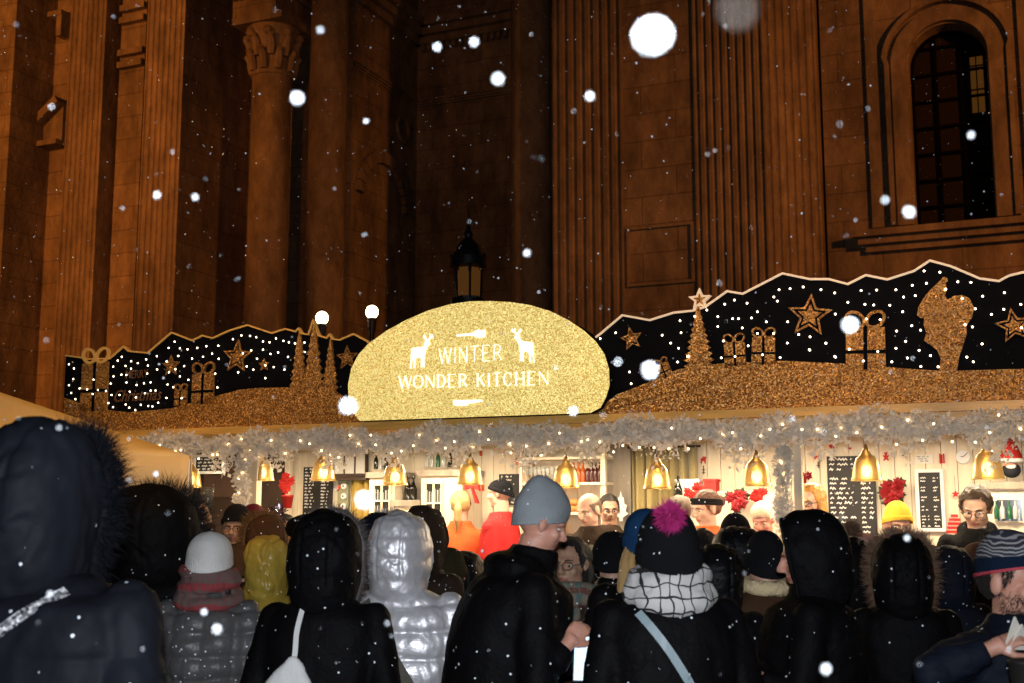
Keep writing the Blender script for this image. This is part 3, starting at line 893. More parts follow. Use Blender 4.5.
# round columns with leaf capitals
def column(px, v, wpx, cap_py, name='column', cap=True, plain_h=TOP):
    uc = bu(px, v); Yc = BA.world(uc, v).y; r = wpx / 2 * Yc / F
    zt = bz(px, cap_py, v) if cap else plain_h
    c = MB(); c.lathe([(r * 1.25, 0), (r * 1.25, .5), (r * 1.1, .6), (r * 1.02, .8), (r, 3), (r * .97, zt - .12), (r * 1.06, zt - .1), (r * 1.06, zt - .02), (r * .95, zt)], 40, (uc, v, 0))
    o = part(c, name, ST_B, 'auto')
    if cap:
        k = MB(); k.lathe([(r * .93, zt), (r * .95, zt + .5), (r * 1.3, zt + .95), (r * 1.3, zt + .98)], 32, (uc, v, 0))
        for row, (zz, hh, rr_, nn) in enumerate(((zt, .42, r * 1.0, 9), (zt + .3, .42, r * 1.03, 9))):
            for q in range(nn):
                a = 2 * PI * (q + .5 * row) / nn; ca, sa = math.cos(a), math.sin(a)
                pts = [(uc + ca * (rr_ + o_), v + sa * (rr_ + o_), zz + h_ * hh) for o_, h_ in ((0, 0), (.03, .4), (.06, .75), (.16, 1.), (.17, .86))]
                k.tube(pts, [.08, .10, .085, .06, .03], 7)
        for q in range(8):
            a = 2 * PI * (q + .5) / 8; ca, sa = math.cos(a), math.sin(a)
            k.ell((uc + ca * r * 1.3, v + sa * r * 1.3, zt + .80), (.10, .10, .10), None, 10, 8)
        k.box(uc - r * 1.45, uc + r * 1.45, v - r * 1.45, v + r * 1.45, zt + .985, zt + 1.13)
        part(k, 'capital', ST_B, 'auto')
        return uc, r, zt + 1.13
    return uc, r, zt
uc, r, ze = column(271, .65, 42, 75)
eb = MB(); ua, ub = bu(229, .05), bu(272, .05)
eb.box(ua, ub, .05, 1.9, ze + .01, TOP)
part(eb, 'entablature', ST_A)
moulding([(ua, .05), (ub, .05), (ub, 1.88)], ze + .55, .35, .22)
mm = MB()
for k in range(8):
    x = ua + .05 + k * .15
    if x < ub - .1: mm.box(x, x + .08, -.08, .045, ze + .40, ze + .53)
part(mm, 'dentils')
column(328, 1.2, 40, 92, cap=False)
column(531, 1.0, 43, 90, cap=False)
# pediment niche between left pier and pilaster
zn = bz(50, 150, -.05)
pm_ = MB(); na, nb = bu(28, -.02), bu(66, -.02)
pm_.prism([(na, zn), (nb + .1, zn), (nb + .1, zn + .12), (na, zn + .12)], -.40, 0)
pm_.band([(na - .05, zn + .16), (nb + .05, zn + .18 + (nb - na) * .75)], .18, -.42, -.001)
pm_.prism([(na + .15, zn + .125), (nb + .1, zn + .125), (nb + .1, zn + .10 + (nb - na) * .70)], -.22, -.002)
pm_.prism([(na + .1, zn - .5), (na + .3, zn - .5), (na + .35, zn - .01), (na + .1, zn - .01)], -.30, 0)
part(pm_, 'pediment')
pm_ = MB()
for yy in (10, 22, 54, 66): 
    zz = bz(130, yy, 0); pm_ = MB(); pm_.box(bu(118, -.03), bu(142.5, -.03), -.16, -.002, zz - .07, zz + .07); part(pm_, 'string_course')
pm_ = MB(); zz = bz(55, 22, 0); pm_.box(bu(46, 0), bu(65, 0), -.3, 0, zz, zz + .12); pm_.box(bu(60, 0), bu(65, 0), -.28, 0, zz - .5, zz); part(pm_, 'bracket')
# right: the great pier with fluted faces
q0, q1, q2, q3 = bu(553, 0), bu(622, 0), bu(694, 0), bu(765, 0)
q4 = bu(818, 1.0)
plan_wall('pilaster', [(q0, 1.2)] + flutes((q0, 0), (q1, 0), 8), m=ST_B, back=.9)
plan_wall('wall', [(q1, .06), (q2, .06)], back=.9)
plan_wall('pilaster', flutes((q2, 0), (q3, 0), 9) + flutes((q3 + .001, .001), (q4, 1.0), 7)[1:] + [(q4 + .001, 1.6)], m=ST_B, back=.7)
pn = MB()
za, zb = BA.hit(658, 283, 0)[1], BA.hit(658, 226, 0)[1]
pn.band([(q1 + .08, za), (q2 - .08, za), (q2 - .08, zb), (q1 + .08, zb)], .05, -.0, .055, closed=True); part(pn, 'panel_moulding')
for py_ in (136, 205):
    pn = MB(); zz = bz(700, py_, 0); pn.box(q2 + .005, q3 - .01, -.012, .1, zz - .012, zz + .012)
# window bay
V = 1.25
w0 = bu(823, V); w1 = bu(1150, V)
a0, a1 = bu(911, V), bu(990, V)
zs0 = bz(950, 222, V); zsp = bz(950, 58, V); ac = (a0 + a1) / 2; ar = (a1 - a0) / 2
archL = [(ac - ar * math.cos(t), zsp + ar * math.sin(t)) for t in np.linspace(0, PI / 2, 13)]
archR = [(ac + ar * math.cos(t), zsp + ar * math.sin(t)) for t in np.linspace(0, PI / 2, 13)]
wl = MB(); wl.prism([(w0, 0), (ac, 0), (ac, zs0), (a0, zs0)] + archL + [(ac, TOP), (w0, TOP)], V, V + .7); part(wl, 'wall', ST_A)
wl = MB(); wl.prism([(w1, 0), (ac + .002, 0), (ac + .002, zs0), (a1, zs0)] + archR[:-1] + [(ac + .002, zsp + ar), (ac + .002, TOP), (w1, TOP)], V, V + .7); part(wl, 'wall', ST_A)
wn = MB(); wn.prism([(a0, zs0), (a1, zs0)] + archR[:-1] + [(ac, zsp + ar)] + archL[::-1][1:], V + .45, V + .5)
win = part(wn, 'window', DARKG)
fr = MB()
full = [(a0, zs0)] + archL + archR[::-1][1:] + [(a1, zs0)]
fr.band(full, .10, V + .36, V + .44, closed=True)
for k in (1, 2): x = a0 + (a1 - a0) * k / 3; fr.box(x - .02, x + .02, V + .37, V + .43, zs0, zsp + ar * .85)
for py_ in (38, 65, 92, 119, 146, 173, 200): zz = bz(950, py_, V); fr.box(a0, a1, V + .35, V + .40, zz - .02, zz + .02)
part(fr, 'frame', mat('matt_black_leading', (.004, .003, .003), .8, spec=0.), parent=win)
amb = mat('amber_stained_glass', (.5, .25, .06), .3, emit=(1, .36, .05), estr=.05)
sg_ = MB(); x0, x1 = bu(973, V + .4), bu(986, V + .4)
for ya, yb in ((56, 64), (66, 88), (90, 112)):
    sg_.box(x0, x0 + (x1 - x0) * .42, V + .40, V + .415, bz(980, yb, V + .4), bz(980, ya, V + .4)); sg_.box(x0 + (x1 - x0) * .52, x1, V + .40, V + .415, bz(980, yb, V + .4), bz(980, ya, V + .4))
part(sg_, 'pane', amb, parent=win)
sr = MB()
outp = [(u + (-.16 if u < ac else .16) * (1 if z <= zsp else abs(u - ac) / ar), z if z <= zsp else z + .16 * (z - zsp) / ar) for u, z in full]
sr.band(outp, .26, V - .10, V - .002); sr.band([(u + (-.2 if u < ac else .2) * (1 if z <= zsp else abs(u - ac) / ar), z if z <= zsp else z + .2 * (z - zsp) / ar) for u, z in outp], .08, V - .16, V - .002)
for sgn in (-1, 1):
    x = ac + sgn * (ar + .62); sr.box(x - .1, x + .1, V - .08, V - .002, zs0 + .002, TOP)
part(sr, 'window_surround')
zl = bz(950, 225, V)
moulding([(bu(868, V), V - .004), (w1, V - .004)], zl - .38, .36, .35, 'sill')
# back mass so the building is solid
bk = MB(); bk.box(u0, w1, 6.2, 9, 0, TOP); part(bk, 'wall', ST_A)

# ------------------------------------------------------------------ street lamps
def post_lamp(px, py, Y, name_label):
    p = at_y(px, py, Y); root = empty('street_lamp', (p.x, p.y, 0), 0, name_label, 'street lamp', 'globe street lamps by the church')
    h = p.z
    m_ = MB(); m_.lathe([(.16, 0), (.16, .25), (.09, .35), (.06, .5), (.045, h - .35), (.06, h - .3), (.075, h - .16), (.085, h - .10), (.06, h - .09)], 20); m_.build('post', IRON, root, 'auto')
    g = MB(); g.ell((0, 0, h), (.098, .098, .105)); g.build('globe', mat('lit_globe', (1, .9, .75), .3, emit=(1, .72, .38), estr=16), root, True)
    m_ = MB(); m_.lathe([(.001, h + .15), (.03, h + .13), (.03, h + .105)], 12); m_.build('finial', IRON, root, True)
post_lamp(322, 318, 18.5, 'lit round globe lamp on a dark post above the three glitter fir trees')
post_lamp(372, 312, 18.5, 'lit round globe lamp peeking over the left edge of the gold sign')
p = at_y(468, 300, 13.5)
lan = empty('street_lantern', (p.x, p.y, 0), R(10), 'ornate black iron lantern with pointed top and amber pane behind the gold sign', 'lantern')
h0 = p.z
m_ = MB(); m_.lathe([(.2, 0), (.2, .3), (.1, .5), (.06, .9), (.05, h0 - .5), (.09, h0 - .3), (.07, h0 - .2), (.2, h0 - .06), (.2, h0)], 20); m_.build('post', IRON, lan, 'auto')
m_ = MB()
zt = at_y(468, 268, 13.5).z
for k in range(6):
    a = 2 * PI * k / 6 + .52; m_.tube([(.155 * math.cos(a), .155 * math.sin(a), h0), (.17 * math.cos(a), .17 * math.sin(a), zt)], .014, 6)
m_.lathe([(.16, h0), (.17, h0 + .03), (.15, h0 + .03)], 6); m_.build('cage', IRON, lan)
z2 = at_y(468, 258, 13.5).z; z3 = at_y(468, 238, 13.5).z; z4 = at_y(468, 212, 13.5).z
m_ = MB(); m_.lathe([(.001, zt), (.17, zt), (.215, zt + .02), (.215, z2), (.17, z2 + .04), (.13, (z2 + z3) / 2 + .03), (.045, z3), (.06, z3 + .04), (.03, z3 + .1), (.012, z4 - .05), (.001, z4 + .12)], 24)
for k in range(12):
    a = 2 * PI * k / 12; m_.ell((.20 * math.cos(a), .20 * math.sin(a), z2 + .01), (.02, .02, .035), None, 8, 6)
m_.build('crown', IRON, lan, 'auto')
m_ = MB()
for k in range(6):
    a = 2 * PI * (k + .5) / 6 + .52; ca, sa = math.cos(a), math.sin(a); t = Vector((-sa, ca, 0)) * .055; c = Vector((ca, sa, 0)) * .135
    m_.add([c - t + Vector((0, 0, h0 + .03)), c + t + Vector((0, 0, h0 + .03)), c + t + Vector((0, 0, zt - .01)), c - t + Vector((0, 0, zt - .01))], [(0, 1, 2, 3)])
m_.build('pane', mat('amber_pane', (.25, .12, .04), .3, emit=(1, .36, .06), estr=.05), lan)

# ------------------------------------------------------------------ the stall
CREAM = mat('cream_painted_wood', (.80, .68, .50), .55, var=(3, .12), bump=(30, .2), stretch=(6, 6, .6))
GOLDW = mat('golden_wood_fascia', (.80, .46, .12), .4, var=(5, .25), stretch=(.5, 4, 4), bump=(30, .2))
GREYW = mat('grey_brown_wood', (.30, .25, .19), .6, var=(4, .25), bump=(30, .3), stretch=(5, 5, .5))
DARKW = mat('dark_brown_wood', (.055, .03, .018), .6, var=(4, .3), bump=(20, .3))
BLACK = mat('blackboard', (.012, .011, .010), .6, var=(6, .4))
CHALK = mat('white_chalk', (.80, .78, .72), .9)
RED = mat('red_felt', (.48, .014, .010), .7, bump=(90, .3))
DRED = mat('dark_red_petal', (.24, .004, .008), .6)
GREEN = mat('dark_leaf', (.02, .05, .02), .5)
WHITE = mat('white_paint', (.82, .80, .76), .5)
BRASS = mat('brushed_brass', (.80, .55, .20), .28, metal=1., bump=(60, .1), stretch=(1, 1, 12))
GLASSG = mat('gold_tinted_glass', (.72, .50, .20), .30, metal=.95)
nt = GLASSG.node_tree; ms = nt.nodes.new('ShaderNodeMixShader'); tp = nt.nodes.new('ShaderNodeBsdfTransparent'); tp.inputs[0].default_value = (1, .88, .62, 1); tl = nt.nodes.new('ShaderNodeBsdfTranslucent'); tl.inputs[0].default_value = (1, .84, .50, 1); m2_ = nt.nodes.new('ShaderNodeMixShader')
m2_.inputs[0].default_value = .12; nt.links.new(tp.outputs[0], m2_.inputs[1]); nt.links.new(tl.outputs[0], m2_.inputs[2]); ms.inputs[0].default_value = .24
nt.links.new(nt.nodes['Principled BSDF'].outputs[0], ms.inputs[1]); nt.links.new(m2_.outputs[0], ms.inputs[2]); nt.links.new(ms.outputs[0], nt.nodes['Material Output'].inputs[0])
BULB = mat('lamp_bulb', (1, .9, .7), .3, emit=(1, .86, .62), estr=70)
VW = 1.5            # depth of the back wall behind the front
ZT = 2.20
stall = empty('market_stall', ST.world(0, 0), ANG, 'long cream wooden food stall with open lit front, counter and flat roof', 'market stall')
def S(mbx, name, m, smooth=False, parent=stall, fix=True): return mbx.build(name, m, parent, smooth, fix=fix)
def su(px, v=VW, py=490): return ST.hit(px, py, v)[0]
def sz(px, py, v=VW): return ST.hit(px, py, v)[1]
uL = ST.hit(66, 420, 0)[0]; uR = 4.6
# fascia strip: follows the photograph's sloping line
zA = ST.hit(1000, 405, -.02)[1]; zB = ST.hit(300, 430, -.02)[1]
ZF = (zA + zB) / 2
m_ = MB(); m_.box(uL, uR, -.06, .0, ZF - .020, ZF + .028); S(m_, 'fascia', GOLDW)
m_ = MB(); m_.box(uL, uR, .002, .03, ZF - .07, ZF + .02); S(m_, 'front_beam', GOLDW)
m_ = MB(); m_.box(uL, uR, .032, VW + .10, ZF - .03, ZF + .02); S(m_, 'roof', DARKW)
# plank wall
m_ = MB(); x = su(288)
k = 0
while x < uR:
    x2 = min(uR, x + .098); m_.box(x, x2 - .004, VW, VW + .02, .14, ZF - .032); x = x2; k += 1
S(m_, 'back_wall', CREAM)
m_ = MB(); m_.box(uL, uR, VW + .021, VW + .05, .0, ZF - .033); S(m_, 'wall_backing', DARKW)
m_ = MB(); m_.box(uL, uL + .04, .01, VW, .0, ZF - .033); S(m_, 'side_wall', CREAM)
m_ = MB(); m_.box(uR, uR + .04, .01, VW, .0, ZF - .033); S(m_, 'side_wall', CREAM)
m_ = MB(); m_.box(uL + .05, uR - .01, .34, VW - .002, .02, .139); S(m_, 'floor_platform', DARKW)
m_ = MB(); m_.box(uL + .05, uR, .0, .30, 1.00, 1.04); S(m_, 'counter_top', mat('counter_wood', (.35, .2, .1), .35, var=(3, .3), stretch=(.5, 4, 4)))
m_ = MB(); x = uL + .05
while x < uR - .05: m_.box(x, x + .136, .03, .05, .02, .998); x += .14
S(m_, 'counter_front', GREYW)
for px in (251, 798): 
    m_ = MB(); c = ST.hit(px, 490, .06)[0]; wd = .045 if px == 251 else .022
    m_.box(c - wd, c + wd, .06, .12, 1.042, ZF - .037); S(m_, 'post', CREAM)
m_ = MB(); c0, c1 = su(183, VW - .02), su(240, VW - .02); m_.box(c0 - .5, su(283, VW - .02), VW - .03, VW - .006, .14, ZF - .04); S(m_, 'dark_panel', DARKW)
m_ = MB(); m_.box(su(205, VW - .04), su(244, VW - .04), VW - .06, VW - .032, sz(225, 497, VW), sz(225, 466, VW)); S(m_, 'brown_panel', mat('brown_panel', (.16, .09, .06), .7, var=(5, .2)))
# vertical boards on the wall, door frame
m_ = MB(); c = su(288, VW - .05); m_.box(c - .03, c + .03, VW - .06, VW - .034, .14, ZF - .04); S(m_, 'door_frame', CREAM)
m_ = MB(); m_.box(su(606, VW - .03), su(631, VW - .03), VW - .03, VW - .002, .14, ZF - .05)
S(m_, 'grey_panel', GREYW)
for px in (603,):
    v_ = VW - .2 if px != 495 else .9
    m_ = MB(); c = su(px, v_); m_.box(c - .018, c + .018, v_, v_ + .04, .142, ZF - .05); S(m_, 'upright', CREAM)

# ceiling lights in the stall
FIX = mat('tube_light', (1, .95, .85), .4, emit=(1, .80, .52), estr=5)
for i, (px) in enumerate((225, 330, 450, 560, 690, 830, 985)):
    uu = su(px, .75, 455); r_ = empty('ceiling_light', ST.world(uu, .75, ZF - .04), ANG, ['long white strip light under the stall roof at the dark left end', 'long white strip light under the roof above the hanging poinsettia', 'long white strip light under the roof above the white cabinets', 'long white strip light under the roof above the bottle shelf', 'long white strip light under the roof over the woman in headband', 'long white strip light under the roof over the big chalkboard', 'long white strip light under the roof over the man in glasses'][i], 'strip light', 'strip lights under the stall roof')
    m_ = MB(); m_.box(-.30, .30, -.03, .03, -.02, -.002); m_.build('housing', WHITE, r_)
    m_ = MB(); m_.tube([(-.28, 0, -.034), (.28, 0, -.034)], .013, 10); m_.build('tube', FIX, r_, True)
    l = bpy.data.lights.new('strip_glow', 'AREA'); l.shape = 'RECTANGLE'; l.size = .56; l.size_y = .05; l.energy = STRIP_E[i]; l.color = (1, .80, .54)
    lo = bpy.data.objects.new('strip_glow', l); C.objects.link(lo); lo.parent = r_; lo.location = (0, 0, -.055)

# pendants
def pendant(): 
    r_ = empty('pendant_lamp')
    m_ = MB(); m_.lathe([(.020, .165), (.026, .150), (.034, .140), (.052, .125), (.066, .095), (.076, .055), (.082, .015), (.086, .0), (.090, -.004), (.086, -.006), (.080, .0), (.076, .015), (.070, .055), (.060, .093), (.044, .120), (.018, .135)], 36)
    m_.build('shade', GLASSG, r_, True)
    m_ = MB(); m_.lathe([(.001, .205), (.006, .20), (.014, .175), (.020, .16), (.001, .155)], 16); m_.build('cap', BRASS, r_, True)
    m_ = MB(); m_.tube([(0, 0, .20), (0, 0, .34)], .003, 6); m_.build('cord', CHALK, r_)
    m_ = MB(); m_.ell((0, 0, .050), (.030, .030, .036), None, 16, 12); m_.build('bulb', BULB, r_, True)
    return r_
def kids(o): return [c for c in scene.objects if c.parent == o]
def copy_tree(o, parts=None):
    c = o.copy(); C.objects.link(c)
    for ch in (parts or kids(o)):
        d = ch.copy(); C.objects.link(d); d.parent = c
    return c
pen = pendant(); pk = kids(pen)
plist = [(190, 487, .15, 'brass bell lamp glowing at the tent corner beside small chalkboard'), (262, 480, .15, 'brass bell lamp half hidden behind the garlanded post left of the hanging poinsettia'),
         (323, 480, .15, 'brass bell lamp right of the hanging poinsettia in front of narrow menu board'), (395, 484.5, .15, 'brass bell lamp in front of the white cabinets'),
         (470, 484, .15, 'brass bell lamp above the blonde ponytailed woman in orange'), (566, 487, .15, 'brass bell lamp in front of the bottle shelf'),
         (657.5, 488, .15, 'brass bell lamp in front of the olive curtain'), (757, 485, .15, 'brass bell lamp above the cream beanie beside red poinsettias'),
         (867, 480, .15, 'brass bell lamp overlapping the biggest chalkboard menu'), (988, 478, .15, 'brass bell lamp beside the Santa doll, rightmost of the row')]
for i, (px, py, v, lb) in enumerate(plist):
    o = pen if i == 0 else copy_tree(pen, pk)
    u, z = ST.hit(px, py, v); o.location = ST.world(u, v, z); o.rotation_euler = (0, 0, ANG)
    if i: o.scale = (1., 1., 1.)
    tag(o, lb, 'pendant lamp', 'brass bell lamps hanging along the stall front')
    l = bpy.data.lights.new('bulb_glow', 'POINT'); l.energy = PEND_E; l.color = (1, .77, .48); l.shadow_soft_size = .03
    lo = bpy.data.objects.new('bulb_glow', l); C.objects.link(lo); lo.parent = o; lo.location = (0, 0, -.02)

# garland
GAR = mat('silver_white_tinsel', (.95, .90, .82), .5, transl=.35)
FAIRY = mat('fairy_bulb', (1, .9, .7), .3, emit=(1, .66, .30), estr=8)
FAIRYW = mat('white_fairy_bulb', (1, .95, .9), .3, emit=(1, .80, .55), estr=9)
def leaves(mbx, n, pos, size=(.012, .034)):
    vs = []; fs = []
    for k in range(n):
        p = pos(k); d = Vector(rng.normal(size=3)).normalized(); s_ = d.orthogonal().normalized(); a = rng.rand() * 6.28
        s_ = s_ * math.cos(a) + d.cross(s_) * math.sin(a)
        w_ = size[0] * (.6 + .7 * rng.rand()); l_ = size[1] * (.6 + .8 * rng.rand())
        b_ = Vector(rng.normal(size=3)) * .006; i = len(vs)
        vs += [p, p + d * l_ * .5 + s_ * w_ * .5 + b_, p + d * l_, p + d * l_ * .5 - s_ * w_ * .5 - b_]
        fs.append((i, i + 1, i + 2, i + 3))
    mbx.add(vs, fs)
gar = empty('tinsel_garland', ST.world(0, -.08), ANG, 'long fluffy white tinsel garland with warm fairy lights draped along the stall front', 'garland')
m_ = MB(); Lg = uR - uL - .5
def gpos(k):
    t = rng.rand(); u = uL + .4 + t * Lg
    rad = .056 + .018 * math.sin(u * 9.1) + .014 * math.sin(u * 23 + 1)
    a = rng.rand() * 6.28; q = rad * rng.rand() ** .45
    drop = .02 * math.sin(u * 5.3) + (.13 * rng.rand() ** 5) * (1 + math.sin(u * 14.) )+ .01
    return Vector((u, q * math.cos(a) * .8, ZF - .078 + q * math.sin(a) * 1.2 - drop * .7))
leaves(m_, 30000, gpos)
m_.tube([(uL + .4 + Lg * t, .02, ZF - .115) for t in np.linspace(0, 1, 30)], .03, 8)
m_.build('tinsel', GAR, gar)
fb = MB(); fb.ell((0, 0, 0), (.0065, .0065, .0065), None, 8, 6); fbm = fb.mesh('fairy_light', FAIRY, True)
fwm = MB().ell((0, 0, 0), (.0056, .004, .0056), None, 12, 8).mesh('fairy_light', FAIRYW, True)
for k in range(98):
    u = uL + .45 + Lg * (k + rng.rand() * .8) / 98
    link('fairy_light', fbm, gar).location = (u, -.01 - .075 * rng.rand(), ZF - .115 + rng.uniform(-.10, .06))
# drapes of garland down the posts
def drape(px, v, py0, py1, rad, n, label, parts_n=14):
    u, z0_ = ST.hit(px, py1, v); z1_ = ST.hit(px, py0, v)[1]
    r_ = empty('hanging_garland', ST.world(u, v, z0_), ANG, label, 'garland', 'white garlands hanging down the posts')
    mm_ = MB(); H_ = z1_ - z0_
    def pos(k):
        t = rng.rand(); a = rng.rand() * 6.28; q = rad * (1 + .35 * math.sin(t * 17)) * rng.rand() ** .5
        return Vector((q * math.cos(a) + .012 * math.sin(t * 9), q * math.sin(a) * .7 - .02, t * H_))
    leaves(mm_, n, pos); mm_.tube([(0, 0, 0), (0, 0, H_)], .012, 6); mm_.build('tinsel', GAR, r_)
    for k in range(parts_n): link('fairy_light', fbm, r_).location = (rng.uniform(-rad, rad) * .8, -rad * .8, H_ * rng.rand())
drape(243, .02, 452, 505, .045, 1500, 'short white garland hanging on the post left of the dark doorway', 5)
drape(786, .05, 445, 560, .040, 2600, 'long silvery white garland hanging on the thin post beside the largest chalkboard', 12)

# ------------------------------------------------------------------ things hung and set against the back wall
def hung(name, px, py, v, label, cat, group=None):
    u, z = ST.hit(px, py, v); r_ = empty(name, ST.world(u, v, z), ANG, label, cat, group)
    return r_, u, z
def rect_at(px0, py0, px1, py1, v):
    ua_, za_ = ST.hit(px0, (py0 + py1) / 2, v)[0], ST.hit((px0 + px1) / 2, py1, v)[1]
    ub_, zb_2 = ST.hit(px1, (py0 + py1) / 2, v)[0], ST.hit((px0 + px1) / 2, py0, v)[1]
    return ua_, ub_, za_, zb_2
def squiggle(mbx, x0, x1, z, h, v, r_):
    """a few chalked words: short up-and-down pen strokes with gaps"""
    x = x0
    while x < x1:
        n = r_.randint(3, 8); pts = []
        for k in range(n):
            pts.append((x, z + (h * .30 if k % 2 else -h * .25) * (.3 + 1.1 * r_.rand()))); x += h * (.25 + .4 * r_.rand())
            if x > x1: break
        if len(pts) > 1: mbx.band(pts, h * .34, v - .002, v)
        x += h * .7
def chalkboard(px0, py0, px1, py1, v, label, cols, rows, frame=None, seed=1, hh=None):
    ua_, ub_, za_, zb_ = rect_at(px0, py0, px1, py1, v)
    c = ((ua_ + ub_) / 2, za_); r_ = empty('chalkboard', ST.world(c[0], v, za_), ANG, label, 'chalkboard')
    W, Hh = ub_ - ua_, zb_ - za_
    mbd = MB(); mbd.box(-W / 2, W / 2, 0, .012, 0, Hh)
    if frame:
        m_ = MB(); t = .022; m_.box(-W / 2 - t, W / 2 + t, -.006, .02, -t, -.0005); m_.box(-W / 2 - t, W / 2 + t, -.006, .02, Hh + .0005, Hh + t)
        m_.box(-W / 2 - t, -W / 2 - .0005, -.006, .02, 0, Hh); m_.box(W / 2 + .0005, W / 2 + t, -.006, .02, 0, Hh); m_.build('frame', frame, r_)
    m_ = mbd; m_.cur = 1; rs = np.random.RandomState(seed)
    for k in range(rows):
        z = Hh * (1 - (k + .7) / (rows + .3))
        if rs.rand() < .08: continue
        hq = hh or Hh / rows * .62
        for (a, b2, var) in cols:
            e = b2 - var * rs.rand()
            squiggle(m_, -W / 2 + a * W, -W / 2 + e * W, z, hq, -.001, rs)
    m_.build('board', [BLACK, CHALK], r_)
    return r_
chalkboard(196, 457, 222, 471, 1.0, 'small chalkboard in white frame hanging at the dark left end of the stall', [(.08, .92, .3)], 4, WHITE, 3)
chalkboard(303, 467, 332, 522, VW - .03, 'narrow chalkboard price list beside the hanging poinsettia', [(.06, .42, .15), (.62, .92, .08)], 17, None, 4)
chalkboard(499, 474, 522, 505, VW - .03, 'small chalkboard sheet behind the staff member in black cap', [(.1, .9, .4)], 8, None, 5)
chalkboard(828, 456, 876, 535, VW - .03, 'biggest chalkboard menu with many chalked rows behind the blonde woman in glasses', [(.05, .64, .3), (.70, .97, .12)], 16, None, 6)
chalkboard(919.5, 472.5, 941, 528, VW - .03, 'narrow white framed chalkboard menu between yellow beanie and man in glasses', [(.08, .5, .25), (.66, .95, .08)], 17, WHITE, 7)

def petals(mbx, c, n, r, y=0., sd=0):
    rs = np.random.RandomState(sd)
    for k in range(n):
        a = 2 * PI * k / n + rs.rand() * .4; t = .5 + .7 * rs.rand(); l_ = r * (.7 + .5 * rs.rand())
        d = Vector((math.cos(a), -.35 * t, math.sin(a))).normalized(); s_ = Vector((-math.sin(a), 0, math.cos(a)))
        p = Vector(c); w_ = l_ * .3
        q = p + Vector((0, -.012, 0))
        mbx.add([p, p + d * l_ * .5 + s_ * w_, p + d * l_ + Vector((0, .01, 0)), p + d * l_ * .5 - s_ * w_, p + d * l_ * .5 + Vector((0, -.008, 0))], [(0, 1, 4), (1, 2, 4), (2, 3, 4), (3, 0, 4)])
def poinsettia(px, py, v, label, r=.09, heads=6, pot=False, m=DRED, name='poinsettia', sd=1, leafy=True):
    r_, u, z = hung(name, px, py, v, label, 'plant', None)
    rs = np.random.RandomState(sd); m_ = MB(); g_ = MB()
    for k in range(heads):
        a = 2 * PI * k / max(1, heads) + rs.rand(); q = r * (.25 + .55 * rs.rand()) if heads > 1 else 0
        c = (q * math.cos(a), -.03 - .03 * rs.rand(), q * math.sin(a)); petals(m_, c, 9, r * .62, sd=sd + k); petals(m_, (c[0], c[1] - .012, c[2]), 7, r * .40, sd=sd + k + 50)
        if leafy: petals(g_, (c[0] * 1.25, c[1] + .025, c[2] * 1.25), 6, r * .6, sd=sd + k + 90)
    m_.build('flowers', m, r_)
    if leafy: g_.build('leaves', GREEN, r_)
    if pot:
        p_ = MB(); p_.lathe([(.001, -r - .10), (.032, -r - .10), (.045, -r - .01), (.048, -r - .01), (.048, -r + .004), (.04, -r + .004)], 20, (.01, -.03, 0)); p_.build('pot', RED, r_, True)
        p_ = MB(); p_.tube([(.01, -.03, -r), (0, 0, r + .12)], .003, 6); p_.build('cord', CHALK, r_)
    return r_
poinsettia(289, 485, VW - .25, 'bright red flowering poinsettia in a red pot hanging by the dark doorway', .085, 6, True, RED, sd=3, leafy=False)
poinsettia(893, 492, VW - .06, 'round dark red poinsettia wreath hanging above the yellow beanie', .085, 7, False, DRED, sd=8)
poinsettia(805, 477, VW - .06, 'slim dark red flower bunch hanging beside the silvery garland post', .05, 4, False, DRED, sd=12, leafy=False)
poinsettia(741, 499, VW - .36, 'broad deep red poinsettia bush behind the cream beanie', .078, 7, False, DRED, sd=15)
poinsettia(698, 492, VW - .36, 'orange red poinsettia standing left of the red paper parcel', .07, 5, False, RED, sd=19, leafy=False)
poinsettia(759, 496, VW - .36, 'small orange red poinsettia right of the broad deep red bush', .06, 4, False, RED, sd=23, leafy=False)

def flat(name, px, py, v, label, cat, shapes, group=None, th=.006):
    """small flat cut-out ornaments: shapes = [(part, material, [outlines])]"""
    r_, u, z = hung(name, px, py, v, label, cat, group)
    for nm, m, outs in shapes:
        m_ = MB()
        for o_ in outs: m_.prism(o_, -th, 0)
        m_.build(nm, m, r_, fix=True)
    return r_
def star_pts(cx, cz, Ro, Ri, n=5, rot=PI / 2):
    return [(cx + (Ro if k % 2 == 0 else Ri) * math.cos(rot + PI * k / n), cz + (Ro if k % 2 == 0 else Ri) * math.sin(rot + PI * k / n)) for k in range(2 * n)]
def heart_pts(s_): return [(s_ * .06 * 16 * math.sin(t) ** 3, s_ * .06 * (13 * math.cos(t) - 5 * math.cos(2 * t) - 2 * math.cos(3 * t) - math.cos(4 * t))) for t in np.linspace(0, 2 * PI, 24, endpoint=False)]
def circ(cx, cz, r, n=14): return [(cx + r * math.cos(2 * PI * k / n), cz + r * math.sin(2 * PI * k / n)) for k in range(n)]
flat('heart_ornament', 832, 446.5, VW - .01, 'red heart ornament with white dot above the biggest chalkboard', 'ornament', [('heart', RED, [heart_pts(.022)])])
flat('heart_ornament', 850, 448.5, VW - .01, 'tiny red heart ornament above the bell lamp by biggest chalkboard', 'ornament', [('heart', RED, [heart_pts(.011)])])
ging = [[(-.004, -.02), (-.013, -.030), (-.018, -.026), (-.010, -.006), (-.020, .002), (-.018, .009), (-.007, .007), (-.004, .012), (.004, .012), (.007, .007), (.018, .009), (.020, .002), (.010, -.006), (.018, -.026), (.013, -.030), (.004, -.02)], circ(0, .021, .011)]
